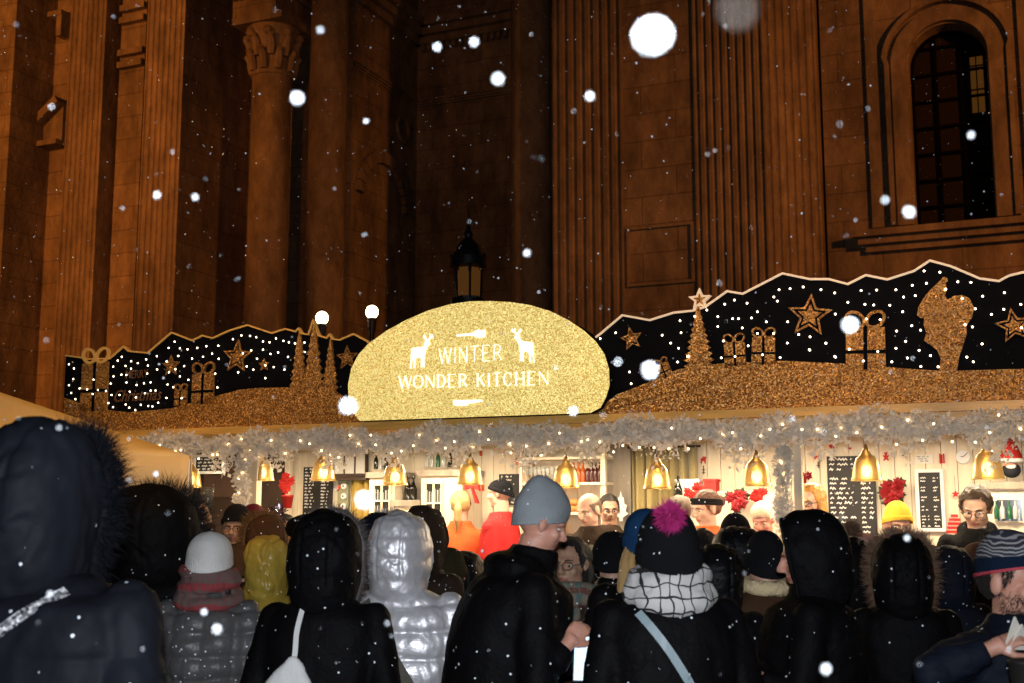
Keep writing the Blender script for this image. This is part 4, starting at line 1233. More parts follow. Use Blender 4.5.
flat('gingerbread_ornament', 886, 456.5, VW - .01, 'red gingerbread figure ornament right of the biggest chalkboard', 'ornament', [('figure', RED, ging)])
flat('rocking_horse_ornament', 818, 457, VW - .01, 'small red horse ornament hanging left of the biggest chalkboard', 'ornament', [('horse', RED, [[(-.025, -.02), (-.018, -.02), (-.014, -.004), (.008, -.004), (.012, -.02), (.019, -.02), (.016, .006), (.026, .010), (.028, .018), (.012, .022), (.002, .008), (-.018, .010), (-.026, .0)]]), ('tag', DARKW, [[(-.004, -.075), (.004, -.075), (.004, -.03), (-.004, -.03)], [(-.013, -.06), (.013, -.06), (.013, -.055), (-.013, -.055)]])])
flat('reindeer_ornament', 703.5, 460, VW - .01, 'red reindeer ornament hanging beside the olive curtain', 'ornament', [('reindeer', RED, [[(-.02, -.025), (-.012, -.025), (-.010, -.008), (.006, -.008), (.010, -.025), (.017, -.025), (.015, .004), (.022, .016), (.012, .026), (.004, .018), (-.002, .030), (-.006, .016), (-.018, .010)]]), ('tag', DARKW, [[(-.003, -.10), (.003, -.10), (.003, -.04), (-.003, -.04)], [(-.012, -.072), (.012, -.072), (.012, -.067), (-.012, -.067)], [(-.012, -.092), (.012, -.092), (.012, -.087), (-.012, -.087)]])])
flat('sled_ornament', 942, 458.5, VW - .01, 'small red sled ornament above the narrow framed chalkboard', 'ornament', [('slat', RED, [[(-.016, -.032), (-.007, -.032), (-.007, .032), (-.016, .032)], [(-.004, -.03), (.004, -.03), (.004, .026), (-.004, .026)], [(.007, -.032), (.016, -.032), (.016, .032), (.007, .032)]])])
flat('star_ornament', 955.5, 494, VW - .03, 'red star hanging on a thread above the red wooden tree', 'ornament', [('star', RED, [star_pts(0, 0, .026, .012)]), ('thread', DARKW, [[(-.001, .02), (.001, .02), (.001, .12), (-.001, .12)]])])
flat('slatted_tree_ornament', 955, 527, VW - .03, 'red wooden slat tree standing left of the man in glasses', 'ornament', [('slat', RED, [[(-w_, z_), (w_, z_), (w_, z_ + .017), (-w_, z_ + .017)] for w_, z_ in ((.055, -.04), (.047, -.014), (.041, .012), (.033, .038), (.022, .064))]), ('trunk', DARKW, [[(-.003, -.06), (.003, -.06), (.003, -.041), (-.003, -.041)]])])
flat('ball_ornament', 903.5, 454.5, VW - .03, 'small black ornament ring hanging beside the gingerbread figure', 'ornament', [('ball', BLACK, [circ(0, 0, .010)]), ('thread', DARKW, [[(-.001, .01), (.001, .01), (.001, .05), (-.001, .05)]])])
PAPER = mat('white_card', (.80, .76, .68), .8)
r_ = flat('wall_sign', 924, 459, VW - .005, 'small white handwritten card above the narrow framed chalkboard', 'sign', [('card', PAPER, [[(-.055, -.03), (.055, -.03), (.055, .03), (-.055, .03)]])])
m_ = MB(); rs_ = np.random.RandomState(5); [squiggle(m_, -.045 + .01 * k, .03, .016 - .015 * k, .009, -.0065, rs_) for k in range(3)]; m_.build('lettering', DARKW, r_)
r_, u, z = hung('plate_clock', 963, 457, VW - .02, 'round white plate with dark pointer on the plank wall', 'plate')
m_ = MB(); m_.lathe([(.001, -.004), (.03, -.004), (.042, -.012), (.044, -.010), (.03, 0), (.001, 0)], 28); m_.v = [(x, z2, y) for x, y, z2 in m_.v]; m_.build('plate', WHITE, r_, True)
m_ = MB(); m_.band([(0, 0), (.03, .028)], .004, -.012, -.006); m_.band([(0, 0), (-.014, .004)], .004, -.012, -.006); m_.build('pointer', BLACK, r_)
# star-shaped white tree ornament
flat('paper_tree_ornament', 621, 505, VW - .06, 'white wooden fir tree ornament against the grey panel', 'ornament', [('tree', WHITE, [[(-.012, -.115), (.012, -.115), (.014, -.09), (.058, -.06), (.034, -.045), (.048, .0), (.026, .008), (.022, .052), (.010, .058), (.0, .10), (-.010, .058), (-.022, .052), (-.026, .008), (-.048, .0), (-.034, -.045), (-.058, -.06), (-.014, -.09)]])])
# string of ornaments (left)
OR = mat('orange_red_felt', (.65, .08, .02), .7)
r_, u, z = hung('ornament_string', 343, 495, VW - .06, 'vertical string of white discs and red bows beside the narrow price list', 'decoration')
m_ = MB(); m_.box(-.05, .05, .0, .01, -.17, .13); m_.build('backing', mat('sage_board', (.30, .30, .18), .7), r_)
for k, zz in enumerate((.07, -.01, -.09)):
    m_ = MB(); m_.ell((.015, -.015, zz), (.028, .01, .026), None, 16, 10); m_.build('disc', WHITE, r_, True)
    m_ = MB(); m_.ell((.015, -.026, zz), (.008, .004, .008), None, 10, 8); m_.build('spot', DARKW, r_)
for zz in (.05, -.13):
    m_ = MB(); m_.prism([(-.045, zz - .02), (-.015, zz + .02), (-.02, zz + .03), (-.048, zz + .02)], -.02, -.002); m_.build('bow', OR, r_)

# window frame with posters
r_, u, z = hung('wall_cabinet', 349, 461, VW - .06, 'dark framed hanging cabinet with white panes above the ornament string', 'cabinet')
ua_, ub_, za_, zb_ = rect_at(334, 446, 366, 478, VW - .06)
m_ = MB(); m_.box(ua_ - u, ub_ - u, .0, .04, za_ - z, zb_ - z); m_.build('case', DARKW, r_)
for k in range(3):
    a_ = ua_ - u + (ub_ - ua_) * (k + .08) / 3; b2 = ua_ - u + (ub_ - ua_) * (k + .90) / 3
    m_ = MB(); m_.box(a_, b2, -.004, -.0005, za_ - z + .035, zb_ - z - .02); m_.build('pane', PAPER, r_)
m_ = MB(); m_.box(ua_ - u - .02, ub_ - u + .06, -.10, -.005, za_ - z - .02, za_ - z); m_.build('shelf', DARKW, r_)

def curtain(px0, px1, py0, v, label, folds, m):
    a_, b2 = ST.hit(px0, 480, v)[0], ST.hit(px1, 480, v)[0]; zt_ = ST.hit(px0, py0, v)[1]
    r_ = empty('curtain', ST.world((a_ + b2) / 2, v), ANG, label, 'curtain'); W = b2 - a_
    m_ = MB(); n = folds * 14; vs = []; fs = []
    for j, zz in enumerate((.16, .9, 1.5, zt_)):
        for i in range(n + 1):
            t = i / n; vs.append((-W / 2 + W * t + .008 * math.sin(t * 31 + j), .03 * math.sin(2 * PI * folds * t + .3 * math.sin(t * 9)) + .012 * math.sin(2 * PI * folds * 2.3 * t + j), zz))
    for j in range(3):
        for i in range(n): fs.append((j * (n + 1) + i, j * (n + 1) + i + 1, (j + 1) * (n + 1) + i + 1, (j + 1) * (n + 1) + i))
    m_.add(vs, fs); o = m_.build('drape', m, r_, True); so = o.modifiers.new('t', 'SOLIDIFY'); so.thickness = .004
    m_ = MB(); m_.tube([(-W / 2 - .03, 0, zt_ + .01), (W / 2 + .03, 0, zt_ + .01)], .008, 8); m_.build('rail', DARKW, r_)
OLIVE = mat('olive_gold_cloth', (.34, .26, .10), .75, sheen=.3, bump=(120, .3))
curtain(632, 697, 449, VW - .10, 'olive gold curtain with deep folds behind the crew-cut head', 6, OLIVE)
curtain(351, 369, 478, VW - .08, 'narrow mustard curtain left of the white cabinets', 2, mat('mustard_cloth', (.45, .30, .06), .75, bump=(120, .3)))

# cabinets with glass doors
GLASSD = mat('cupboard_glass', (.03, .03, .028), .08)
def cupboard(px0, px1, pytop, pybot, v, depth, label, doors):
    ua_, ub_, za_, zb_ = rect_at(px0, pytop, px1, pybot, v)
    r_ = empty('cupboard', ST.world((ua_ + ub_) / 2, v, .14), ANG, label, 'cupboard'); W = ub_ - ua_; z0_ = -.14
    m_ = MB(); m_.box(-W / 2, W / 2, .0, depth, 0, zb_ + z0_); m_.build('case', CREAM, r_)
    m_ = MB(); m_.box(-W / 2 - .02, W / 2 + .02, -.03, depth, zb_ + z0_ + .001, zb_ + z0_ + .045); m_.build('cornice', GREYW, r_)
    for (fx0, fx1, fz0, fz1, nx, nz) in doors:
        a_ = -W / 2 + W * fx0; b2 = -W / 2 + W * fx1; c_ = zb_ + z0_ - fz0; d_ = zb_ + z0_ - fz1
        g_ = MB(); g_.box(a_, b2, -.006, -.001, d_, c_); s_ = g_; s_.cur = 1
        rs = np.random.RandomState(int(px0 * 3))
        for k in range(nx * 3):
            x = a_ + (b2 - a_) * (k + .5) / (nx * 3)
            for zz in np.linspace(d_, c_, nz + 1)[:-1]:
                hh_ = (c_ - d_) / nz * (.45 + .3 * rs.rand()); s_.box(x - .008, x + .004, -.0069, -.0062, zz + .007, zz + hh_)
        g = g_.build('glass_door', [GLASSD, mat('pale_glassware', (.35, .34, .30), .2)], r_)
        f_ = MB()
        for k in range(nx + 1): x = a_ + (b2 - a_) * k / nx; f_.box(x - .007, x + .007, -.016, -.007, d_ - .007, c_ + .007)
        for k in range(nz + 1): zz = d_ + (c_ - d_) * k / nz; f_.box(a_, b2, -.0145, -.0075, zz - .006, zz + .006)
        f_.build('frame', CREAM, g)
    return r_
cupboard(369, 394, 478, 560, VW - .32, .30, 'slim white cupboard with glass door beside the mustard curtain', [(.2, .85, .05, .42, 2, 3)])
cupboard(421, 462, 476, 560, VW - .36, .34, 'wider white cupboard with grey top and glass door left of the ponytailed woman', [(.12, .52, .05, .50, 2, 3)])
cupboard(394.5, 419, 506, 560, VW - .32, .30, 'low white cupboard between the two taller cupboards', [(.2, .8, .04, .18, 1, 1)])
cupboard(986, 1060, 489, 560, VW - .30, .28, 'white cupboard with grey top at the far right below the Santa doll', [(.15, .52, .06, .20, 1, 1), (.58, .95, .06, .20, 1, 1)])

BOT = {'dark': mat('dark_bottle_glass', (.012, .012, .010), .1), 'clear': mat('pale_glass', (.45, .45, .42), .12), 'orange': mat('orange_bottle', (.42, .09, .015), .2), 'green': mat('green_bottle', (.02, .10, .05), .1), 'red': mat('cola_red', (.06, .008, .006), .2)}
def bottle_mesh(kind, w=1., h=1.):
    m_ = MB(); m_.lathe([(.001, 0), (.026 * w, 0), (.028 * w, .01), (.028 * w, .11 * h), (.022 * w, .13 * h), (.010 * w, .155 * h), (.009 * w, .19 * h), (.012 * w, .192 * h), (.011 * w, .20 * h), (.001, .20 * h)], 16)
    return m_.mesh('bottle', BOT[kind], 'auto')
BM = {k: bottle_mesh(k) for k in BOT}
gl = MB(); gl.lathe([(.001, 0), (.022, 0), (.020, .004), (.004, .008), (.003, .06), (.022, .085), (.027, .12), (.022, .15), (.020, .15), (.024, .12), (.018, .088), (.001, .07)], 16)
GM = gl.mesh('wine_glass', BOT['clear'], True)
def put_bottle(px, py, v, me, label, cat, group, sc=1.):
    u, z = ST.hit(px, py, v); o = link('bottle' if cat == 'bottle' else 'wine_glass', me); o.location = ST.world(u, v, z); o.rotation_euler = (0, 0, ANG); o.scale = (sc, sc, sc); tag(o, label, cat, group)
for px, k in ((376, 'dark'), (381, 'clear'), (386, 'dark')): put_bottle(px, 469, VW - .2, BM[k], 'bottle standing on top of the slim white cupboard', 'bottle', 'bottles on the slim cupboard', .62)
for px, k in ((427, 'clear'), (432, 'clear'), (438, 'green'), (444, 'clear'), (450, 'dark')): put_bottle(px, 467, VW - .2, BM[k], 'bottle standing on top of the wider white cupboard', 'bottle', 'bottles on the wider cupboard', .62)
for px in (408, 413): put_bottle(px, 505, VW - .2, BM['dark'], 'tall dark bottle standing on the low white cupboard', 'bottle', 'dark bottles on the low cupboard', 1.1)
put_bottle(678.5, 508, VW - .35, BM['dark'], 'tall black bottle standing behind the crew-cut head', 'bottle', None, 1.1)
for px, k in ((997, 'green'), (1003, 'clear'), (1010, 'green'), (1016, 'clear')): put_bottle(px, 519, VW - .335, BM[k], 'small bottle standing before the far right cupboard', 'bottle', 'bottles by the far right cupboard', .55)
# shelf unit with glasses and bottles
sh = empty('shelf_unit', ST.world(0, 0), ANG, 'open cream shelf unit holding glasses and bottles behind the two men', 'shelf')
a_, b2 = su(523, VW - .2), su(606, VW - .2)
for py_ in (482.5, 457, 512):
    m_ = MB(); zz = sz(565, py_, VW - .2); m_.box(a_, b2, VW - .22, VW - .003, zz - .018, zz); m_.build('shelf', CREAM, sh)
m_ = MB(); m_.box(a_ - .02, a_ - .001, VW - .22, VW - .003, .142, ZF - .06); m_.build('side_panel', CREAM, sh)
for px in np.arange(527, 556, 4.2): put_bottle(px, 482.3, VW - .12, GM, 'stemmed glass standing on the shelf unit, left half', 'wine glass', 'stemmed glasses on the shelf unit', .75)
for px in (574, 578.5, 583): put_bottle(px, 482.3, VW - .12, BM['orange'], 'orange drink bottle on the shelf unit', 'bottle', 'orange bottles on the shelf unit', .72)
for px in (588, 592, 596, 600): put_bottle(px, 482.3, VW - .12, BM['red'], 'dark red drink bottle at the right end of the shelf unit', 'bottle', 'dark red bottles on the shelf unit', .72)
# bread/pretzels beneath
BR = mat('baked_bread', (.50, .22, .06), .6, bump=(40, .4))
for k, (px, py) in enumerate(((572, 512), (580, 512), (574, 506), (583, 507))):
    u, z = ST.hit(px, py, VW - .15); m_ = MB(); m_.ell((0, 0, .025), (.045, .04, .028), None, 16, 10); o = m_.build('bread_roll', BR, smooth=True); o.location = ST.world(u, VW - .15, z); tag(o, 'round golden bread roll piled on the shelf behind the balding man', 'bread', 'bread rolls on the shelf')
# boxes on the right
def simple_box(name, px0, py0, px1, py1, v, dep, m, label, cat, lid=True):
    ua_, ub_, za_, zb_ = rect_at(px0, py0, px1, py1, v); r_ = empty(name, ST.world((ua_ + ub_) / 2, v, za_), ANG, label, cat); W = ub_ - ua_; Hh = zb_ - za_
    m_ = MB(); m_.box(-W / 2, W / 2, 0, dep, 0, Hh); m_.build('body', m, r_)
    if lid: m_ = MB(); m_.box(-W / 2 - .006, W / 2 + .006, -.006, dep + .006, Hh + .001, Hh + .02); m_.build('lid', m, r_)
    return r_
simple_box('storage_box', 676, 482, 699, 520, VW - .3, .2, PAPER, 'white box standing in front of the curtain behind the crew-cut head', 'box')
simple_box('gift_parcel', 704, 482, 716, 493, VW - .34, .1, RED, 'small red paper parcel above the black headband', 'parcel')
simple_box('display_ledge', 688, 494, 775, 560, VW - .30, .28, CREAM, 'low cream ledge carrying the poinsettias', 'ledge', True)
# santa doll
sd_, u, z = hung('santa_doll', 1012, 478, VW - .18, 'stuffed Santa doll in red hat and white trim sitting on the far right cupboard', 'doll')
m_ = MB(); m_.ell((0, 0, .05), (.055, .05, .05), None, 18, 12); m_.build('body', mat('navy_felt', (.01, .012, .02), .8), sd_, True)
m_ = MB(); m_.ell((-.005, -.01, .092), (.042, .04, .036), None, 18, 12); m_.build('face', mat('doll_skin', (.60, .30, .2), .7), sd_, True)
m_ = MB(); m_.lathe([(.066, .105), (.070, .125), (.052, .175), (.032, .225), (.012, .262), (.001, .27)], 22); m_.build('hat', RED, sd_, True)
m_ = MB(); m_.tube([(.068 * math.cos(t), .064 * math.sin(t), .108) for t in np.linspace(0, 2 * PI, 24, endpoint=False)], .015, 8, closed=True); m_.build('hat_trim', WHITE, sd_, True)
m_ = MB(); m_.ell((.0, -.03, .066), (.032, .02, .026), None, 14, 10); m_.ell((-.05, -.03, .19), (.014, .014, .014), None, 10, 8); m_.build('hair', WHITE, sd_, True)
# red bows behind ponytail woman and pillar decorations
r_ = flat('red_bow', 473, 487, VW - .35, 'big red fabric bow hanging beside the ponytailed woman', 'bow', [('ribbon', RED, [[(-.06, .03), (-.01, .008), (-.01, -.006), (-.055, -.02)], [(.01, .008), (.05, .025), (.065, -.03), (.01, -.006)], [(-.006, -.01), (.008, -.01), (.055, -.12), (.03, -.12)], circ(0, 0, .014)])], th=.03)
for k, (px, py, lb) in enumerate(((481, 453, 'tiny red lantern ornament high on the cream wall by the black cap'), (483, 488, 'tiny red ornament low on the cream wall by the black cap'), (516, 462, 'small orange red tag above the sheet behind the black cap'))):
    flat('wall_ornament', px, py, VW - .01, lb, 'ornament', [('tag', OR, [[(-.010, -.022), (.010, -.022), (.010, .022), (-.010, .022)]]), ('hook', DARKW, [[(-.001, .022), (.001, .022), (.001, .035), (-.001, .035)]])])

# ------------------------------------------------------------------ scenery boards on the roof
GLC = glitter('copper_glitter', (.20, .055, .008), (.95, .50, .13), 150)
GLS = glitter('pale_gold_glitter_glow', (.36, .21, .03), (1.0, .86, .33), 230, 1.0)  # sign glitter glows in place of the light that falls on it
NIGHT = mat('black_felt_board', (.004, .004, .006), .9, spec=.08)
TRIM = mat('pale_gold_edge_glow', (.90, .72, .52), .5, emit=(1, .70, .45), estr=.32)  # plain painted edge; its glow stands in for light catching it
TRIML = mat('amber_edge_glow', (.75, .38, .08), .5, emit=(1, .5, .12), estr=.14)  # left board's painted edge, with a weaker glow put in; no lamp
VB = -.02
def UZ(pts, v=VB): return [ST.hit(x, y, v) for x, y in pts]
ZB0 = ZF + .031
rs = np.random.RandomState(4)
def close(top, z=ZB0): return top + [(top[-1][0], z), (top[0][0], z)]
def fir(cx, z0_, z1_, w_, tiers, sd):
    r2 = np.random.RandomState(sd); Lp, Rp = [], []
    for k in range(tiers):
        t = k / tiers; zz = z0_ + (z1_ - z0_) * t; ww = w_ * (1 - t) ** .85 * (1 + .15 * r2.rand()); dz = (z1_ - z0_) / tiers
        Rp += [(cx + ww, zz), (cx + ww * .62, zz + dz * .55)]; Lp += [(cx - ww, zz + dz * .1), (cx - ww * .62, zz + dz * .6)]
    return Rp + [(cx, z1_)] + Lp[::-1]
def gift(cx, z0_, w_, h_, r_, mt, ribbon=True, tilt=0., bow=True, bm=None):
    ca, sa = math.cos(tilt), math.sin(tilt); T = lambda p: (cx + p[0] * ca - p[1] * sa, z0_ + p[0] * sa + p[1] * ca)
    m_ = MB(); m_.prism([T(p) for p in ((-w_ / 2, 0), (w_ / 2, 0), (w_ / 2 * .97, h_), (-w_ / 2 * .97, h_))], VB - .018, VB - .003)
    o = m_.build('gift', mt, r_, fix=True)
    if ribbon:
        m_ = MB(); m_.band([T((0, 0)), T((0, h_))], w_ * .10, VB - .021, VB - .0185); m_.band([T((-w_ / 2, h_ * .42)), T((-w_ * .052, h_ * .42))], w_ * .09, VB - .021, VB - .0185); m_.band([T((w_ * .052, h_ * .42)), T((w_ / 2, h_ * .42))], w_ * .09, VB - .021, VB - .0185); m_.build('ribbon', NIGHT, o)
    if bow:
        m_ = MB()
        for q in (-1, 1):
            lp = [T((q * w_ * (.03 + .25 * (1 - math.cos(t)) * .9), h_ * 1.0 + w_ * (.16 + .20 * math.sin(t) + .10 * (1 - math.cos(t)) * .5))) for t in np.linspace(-PI * .5, PI * 1.5, 18, endpoint=False)]
            m_.band(lp, w_ * .075, VB - .021, VB - .003, closed=True)
        m_.build('bow', bm or mt, o)
    return o
def star2(cx, cz, Ro, r_, rot):
    o = MB(); o.band(star_pts(cx, cz, Ro, Ro * .44, rot=rot), Ro * .10, VB - .016, VB - .003, closed=True); o = o.build('star', GLC, r_)
    m_ = MB(); m_.prism(star_pts(cx, cz, Ro * .60, Ro * .27, rot=rot), VB - .016, VB - .003); m_.build('star_centre', GLC, o, fix=True)
def lights_on(r_, pts, twinkle=()):
    for i, (x, y) in enumerate(pts):
        u, z = ST.hit(x, y, VB - .022); o = link('fairy_light', fwm, r_); o.location = (u, VB - .024, z)

# right board
RB = empty('scenery_board', ST.world(0, 0), ANG, 'long black night-sky board with copper glitter Santa, gifts and stars right of gold sign', 'display board', 'christmas scenery boards on the stall roof')
top = [(596, 338), (600.3, 335), (622.7, 316), (650, 321), (674, 313.5), (693, 311.5), (705, 308), (727.5, 292), (743, 294.6), (782.6, 274.3), (810, 280), (829, 280), (848, 285), (866, 276), (887.5, 280.4), (914, 272), (930, 261.5), (950.5, 267), (980, 279.5), (999, 282), (1009, 276.6), (1024, 273), (1060, 264), (1100, 276), (1150, 270), (1190, 280)]
T_ = UZ(top)
m_ = MB(); m_.prism(close(T_), VB, VB + .02); m_.build('night_panel', NIGHT, RB, fix=True)
m_ = MB(); m_.band([(u, z + .004) for u, z in T_], .0115, VB - .012, VB + .022); m_.build('gold_edge', TRIM, RB)
bank = UZ([(590, 417), (600, 408), (617.5, 395), (652, 381.6), (679, 369.6), (720.7, 363.7), (782.6, 361), (840, 363.7), (883, 367), (936, 371), (956, 371), (1024, 369), (1080, 372), (1190, 368)])
m_ = MB(); m_.prism(close(bank), VB - .018, VB - .001); m_.build('glitter_snow', GLC, RB, fix=True)
cx, zz0 = UZ([(700, 372)])[0]; zz1 = UZ([(700, 306)])[0][1]
m_ = MB(); m_.prism(fir(cx, zz0 - .04, zz1, .105, 12, 5), VB - .017, VB - .002); tr = m_.build('fir_tree', GLC, RB, fix=True)
cx, zz = UZ([(700, 300)])[0]
m_ = MB(); m_.band(star_pts(cx, zz, .058, .025), .012, VB - .016, VB + .02, closed=True); m_.build('tree_star', TRIM, RB)
m_ = MB(); m_.prism(star_pts(cx, zz, .040, .018), VB - .012, VB - .001); m_.build('star_centre', GLC, RB, fix=True)
def gat(x, y, w_, h_, tilt=0, r_=RB, **k): u, z = UZ([(x, y)])[0]; return gift(u, z - .01, w_, h_, r_, GLC, tilt=tilt, **k)
gat(667, 376, .085, .085, .35); gat(736, 364.5, .125, .135, .03); gat(763.5, 363, .135, .155, -.05); gat(866, 368, .215, .235, -.03)
for x, y, px_r, rot in ((632, 339, 11, 1.75), (810, 316, 22, 1.45), (1014, 326, 19, 1.7), (1090, 320, 18, 1.5)):
    u, z = UZ([(x, y)])[0]; k_ = (UZ([(x + 1, y)])[0][0] - u); star2(u, z, px_r * k_ * .95, RB, rot)
sant = [(472, 134), (456, 150), (436, 168), (412, 196), (392, 230), (387, 258), (398, 267), (411, 266), (409, 290), (419, 318), (411, 344), (430, 357), (455, 377), (468, 408), (464, 434), (462, 455), (522, 455), (530, 402), (545, 357), (556, 320), (556, 290), (574, 266), (581, 232), (566, 201), (540, 189), (512, 193), (490, 205), (482, 190), (488, 168), (484, 146)]
ss = UZ([(804 + a / 3.414, 240 + b_ / 3.414) for a, b_ in sant])
m_ = MB(); m_.prism(ss, VB - .019, VB - .002); sn = m_.build('sack_bearer_cutout', GLC, RB, fix=True)
u, z = UZ([(804 + 481 / 3.414, 240 + 139 / 3.414)])[0]; m_ = MB(); m_.prism(circ(u, z, .017), VB - .022, VB - .0195); m_.build('hat_bobble', GLC, sn, fix=True)
z6 = [(75, 328), (30, 345), (262, 293), (305, 280), (340, 262), (210, 335), (265, 328), (235, 358), (258, 373), (255, 413), (115, 442), (120, 476), (372, 281), (392, 245), (420, 233), (457, 242), (487, 267), (470, 285), (372, 310), (415, 287), (432, 287), (513, 296), (545, 236), (550, 203), (535, 224), (582, 200), (620, 195), (575, 296), (443, 314), (460, 366), (502, 392), (553, 400), (574, 358), (607, 333), (638, 377), (640, 340), (686, 358), (712, 397), (422, 397), (382, 401), (287, 396), (284, 397), (534, 330), (487, 330), (388, 352), (647, 245), (612, 287), (684, 283), (672, 200), (710, 212), (712, 272), (160, 343), (160, 380)]
z7 = [(58, 170), (105, 181), (150, 213), (195, 173), (248, 171), (107, 253), (75, 353), (20, 376), (108, 400), (208, 220), (238, 222), (314, 170), (293, 223), (337, 245), (340, 195), (370, 155), (380, 190), (418, 148), (410, 106), (464, 110), (484, 168), (525, 143), (570, 145), (316, 311), (368, 293), (398, 308), (347, 346), (314, 370), (393, 377), (432, 395), (353, 403), (300, 416), (399, 432), (458, 433), (155, 373), (252, 381), (203, 413), (260, 272), (213, 270), (540, 200), (585, 235), (610, 192), (550, 289), (575, 297), (640, 254), (608, 355), (684, 180), (682, 237), (740, 220), (742, 300), (556, 400), (578, 416), (620, 425), (668, 400), (718, 416), (668, 320), (740, 372)]
lp = [(590 + a / 2.908, 220 + b_ / 2.908) for a, b_ in z6[:45]] + [(804 + a / 3.414, 240 + b_ / 3.414) for a, b_ in z7[:52]]
lights_on(RB, lp[:98])

# left board
LB = empty('scenery_board', ST.world(0, 0), ANG, 'black night-sky board with copper glitter gifts, fir trees and greeting left of gold sign', 'display board', 'christmas scenery boards on the stall roof')
top = [(66, 356), (79, 357.6), (88, 359.5), (110, 359), (124, 347), (129, 351.5), (148, 353.5), (172, 333), (192.7, 341), (203, 336), (213, 338.7), (230, 331), (248, 325.6), (272, 333.6), (285.6, 329.4), (296, 332), (299, 329), (302, 334), (309, 335), (313.5, 321), (319, 336), (327, 338.5), (330, 335), (333, 339.5), (340, 340.5), (354, 334.5), (368, 342), (382, 362)]
T_ = UZ(top)
m_ = MB(); m_.prism(close(T_), VB, VB + .02); m_.build('night_panel', NIGHT, LB, fix=True)
m_ = MB(); m_.band([(u, z + .003) for u, z in T_], .0105, VB - .012, VB + .022); m_.build('gold_edge', TRIML, LB)
bank = UZ([(66, 398), (77, 402), (90, 408), (108, 410), (131, 412.5), (172, 408.6), (190, 404), (220, 395.5), (241, 390), (262, 388), (289, 387.6), (337, 392), (350, 400), (382, 403)])
m_ = MB(); m_.prism(close(bank), VB - .018, VB - .001); m_.build('glitter_snow', GLC, LB, fix=True)
for x, y0, y1, w_, sd2 in ((299, 398, 331, .09, 1), (313.5, 398, 324, .11, 2), (330.5, 398, 338, .08, 3)):
    cx, zz0 = UZ([(x, y0)])[0]; zz1 = UZ([(x, y1)])[0][1]
    m_ = MB(); m_.prism(fir(cx, zz0 - .06, zz1, w_, 11, sd2), VB - .017, VB - .002); m_.build('fir_tree', GLC, LB, fix=True)
gat(94.5, 410, .255, .36, 0, LB, bm=TRIML); gat(181.5, 404, .11, .105, 0, LB); gat(203.5, 403, .19, .215, .0, LB)
for x, y, px_r, rot in ((238, 357, 13, 1.5), (348, 358, 10, 1.6), (265, 365, 5, 1.6), (172, 366, 8, 1.6)):
    u, z = UZ([(x, y)])[0]; k_ = (UZ([(x + 1, y)])[0][0] - u); star2(u, z, px_r * k_, LB, rot)
l64 = [(33, 220), (65, 246), (60, 314), (33, 353), (47, 403), (74, 443), (101, 374), (149, 380), (190, 318), (218, 385), (270, 390), (185, 410), (285, 468), (316, 494), (305, 416), (300, 343), (318, 297), (316, 235), (345, 196), (371, 172), (431, 200), (473, 212), (527, 188), (395, 230), (430, 248), (538, 228), (595, 168), (597, 253), (534, 279), (369, 286), (400, 288), (401, 336), (466, 352), (513, 341), (555, 335), (356, 416), (422, 395), (519, 405), (461, 431), (556, 388), (587, 388), (604, 466), (540, 487), (567, 489), (493, 479), (457, 513), (419, 497), (396, 477), (709, 75), (671, 115), (743, 117), (792, 124), (733, 166), (658, 201), (770, 231), (714, 251), (673, 271), (743, 297), (797, 319), (664, 349), (657, 435), (854, 115), (912, 104), (989, 101), (891, 172), (821, 183), (949, 152), (991, 184), (700, 366), (754, 436), (969, 279), (983, 368)]
l57 = [(100, 145), (149, 148), (184, 155), (52, 166), (223, 179), (260, 184), (297, 162), (339, 176), (370, 184), (156, 230), (223, 226), (265, 250), (309, 242), (365, 267), (189, 278), (130, 321), (168, 339), (284, 325), (345, 339), (82, 355), (236, 315), (108, 247), (405, 190), (459, 185), (461, 239), (236, 388), (275, 399), (321, 402), (362, 424)]
lp = [(64 + a / 6.4, 330 + b_ / 6.4) for a, b_ in l64] + [(224 + a / 5.69, 310 + b_ / 5.69) for a, b_ in l57][:26]
lights_on(LB, lp[:98])
def text_mesh(s_, name, size, m, parent, u, v, z, shear=0., bold=0., ext=.002, sx=1.):
    cu = bpy.data.curves.new(name, 'FONT'); cu.body = s_; cu.size = size; cu.align_x = 'CENTER'; cu.shear = shear; cu.offset = bold; cu.extrude = ext
    t = bpy.data.objects.new(name, cu); C.objects.link(t)
    me = bpy.data.meshes.new_from_object(t.evaluated_get(bpy.context.evaluated_depsgraph_get())); bpy.data.objects.remove(t)
    me.materials.clear(); me.materials.append(m)
    o = link(name, me, parent); o.location = (u, v, z); o.rotation_euler = (PI / 2, 0, 0); o.scale = (sx, 1, 1)
    return o
LET = mat('dark_copper_letters', (.20, .09, .035), .5)
u, z = UZ([(137, 378)])[0]; text_mesh('MERRY', 'lettering', .085, LET, LB, u, VB - .006, z, sx=.8)
u, z = UZ([(137, 401)])[0]; text_mesh('Christmas', 'lettering', .125, LET, LB, u, VB - .006, z, shear=.35, sx=.85)

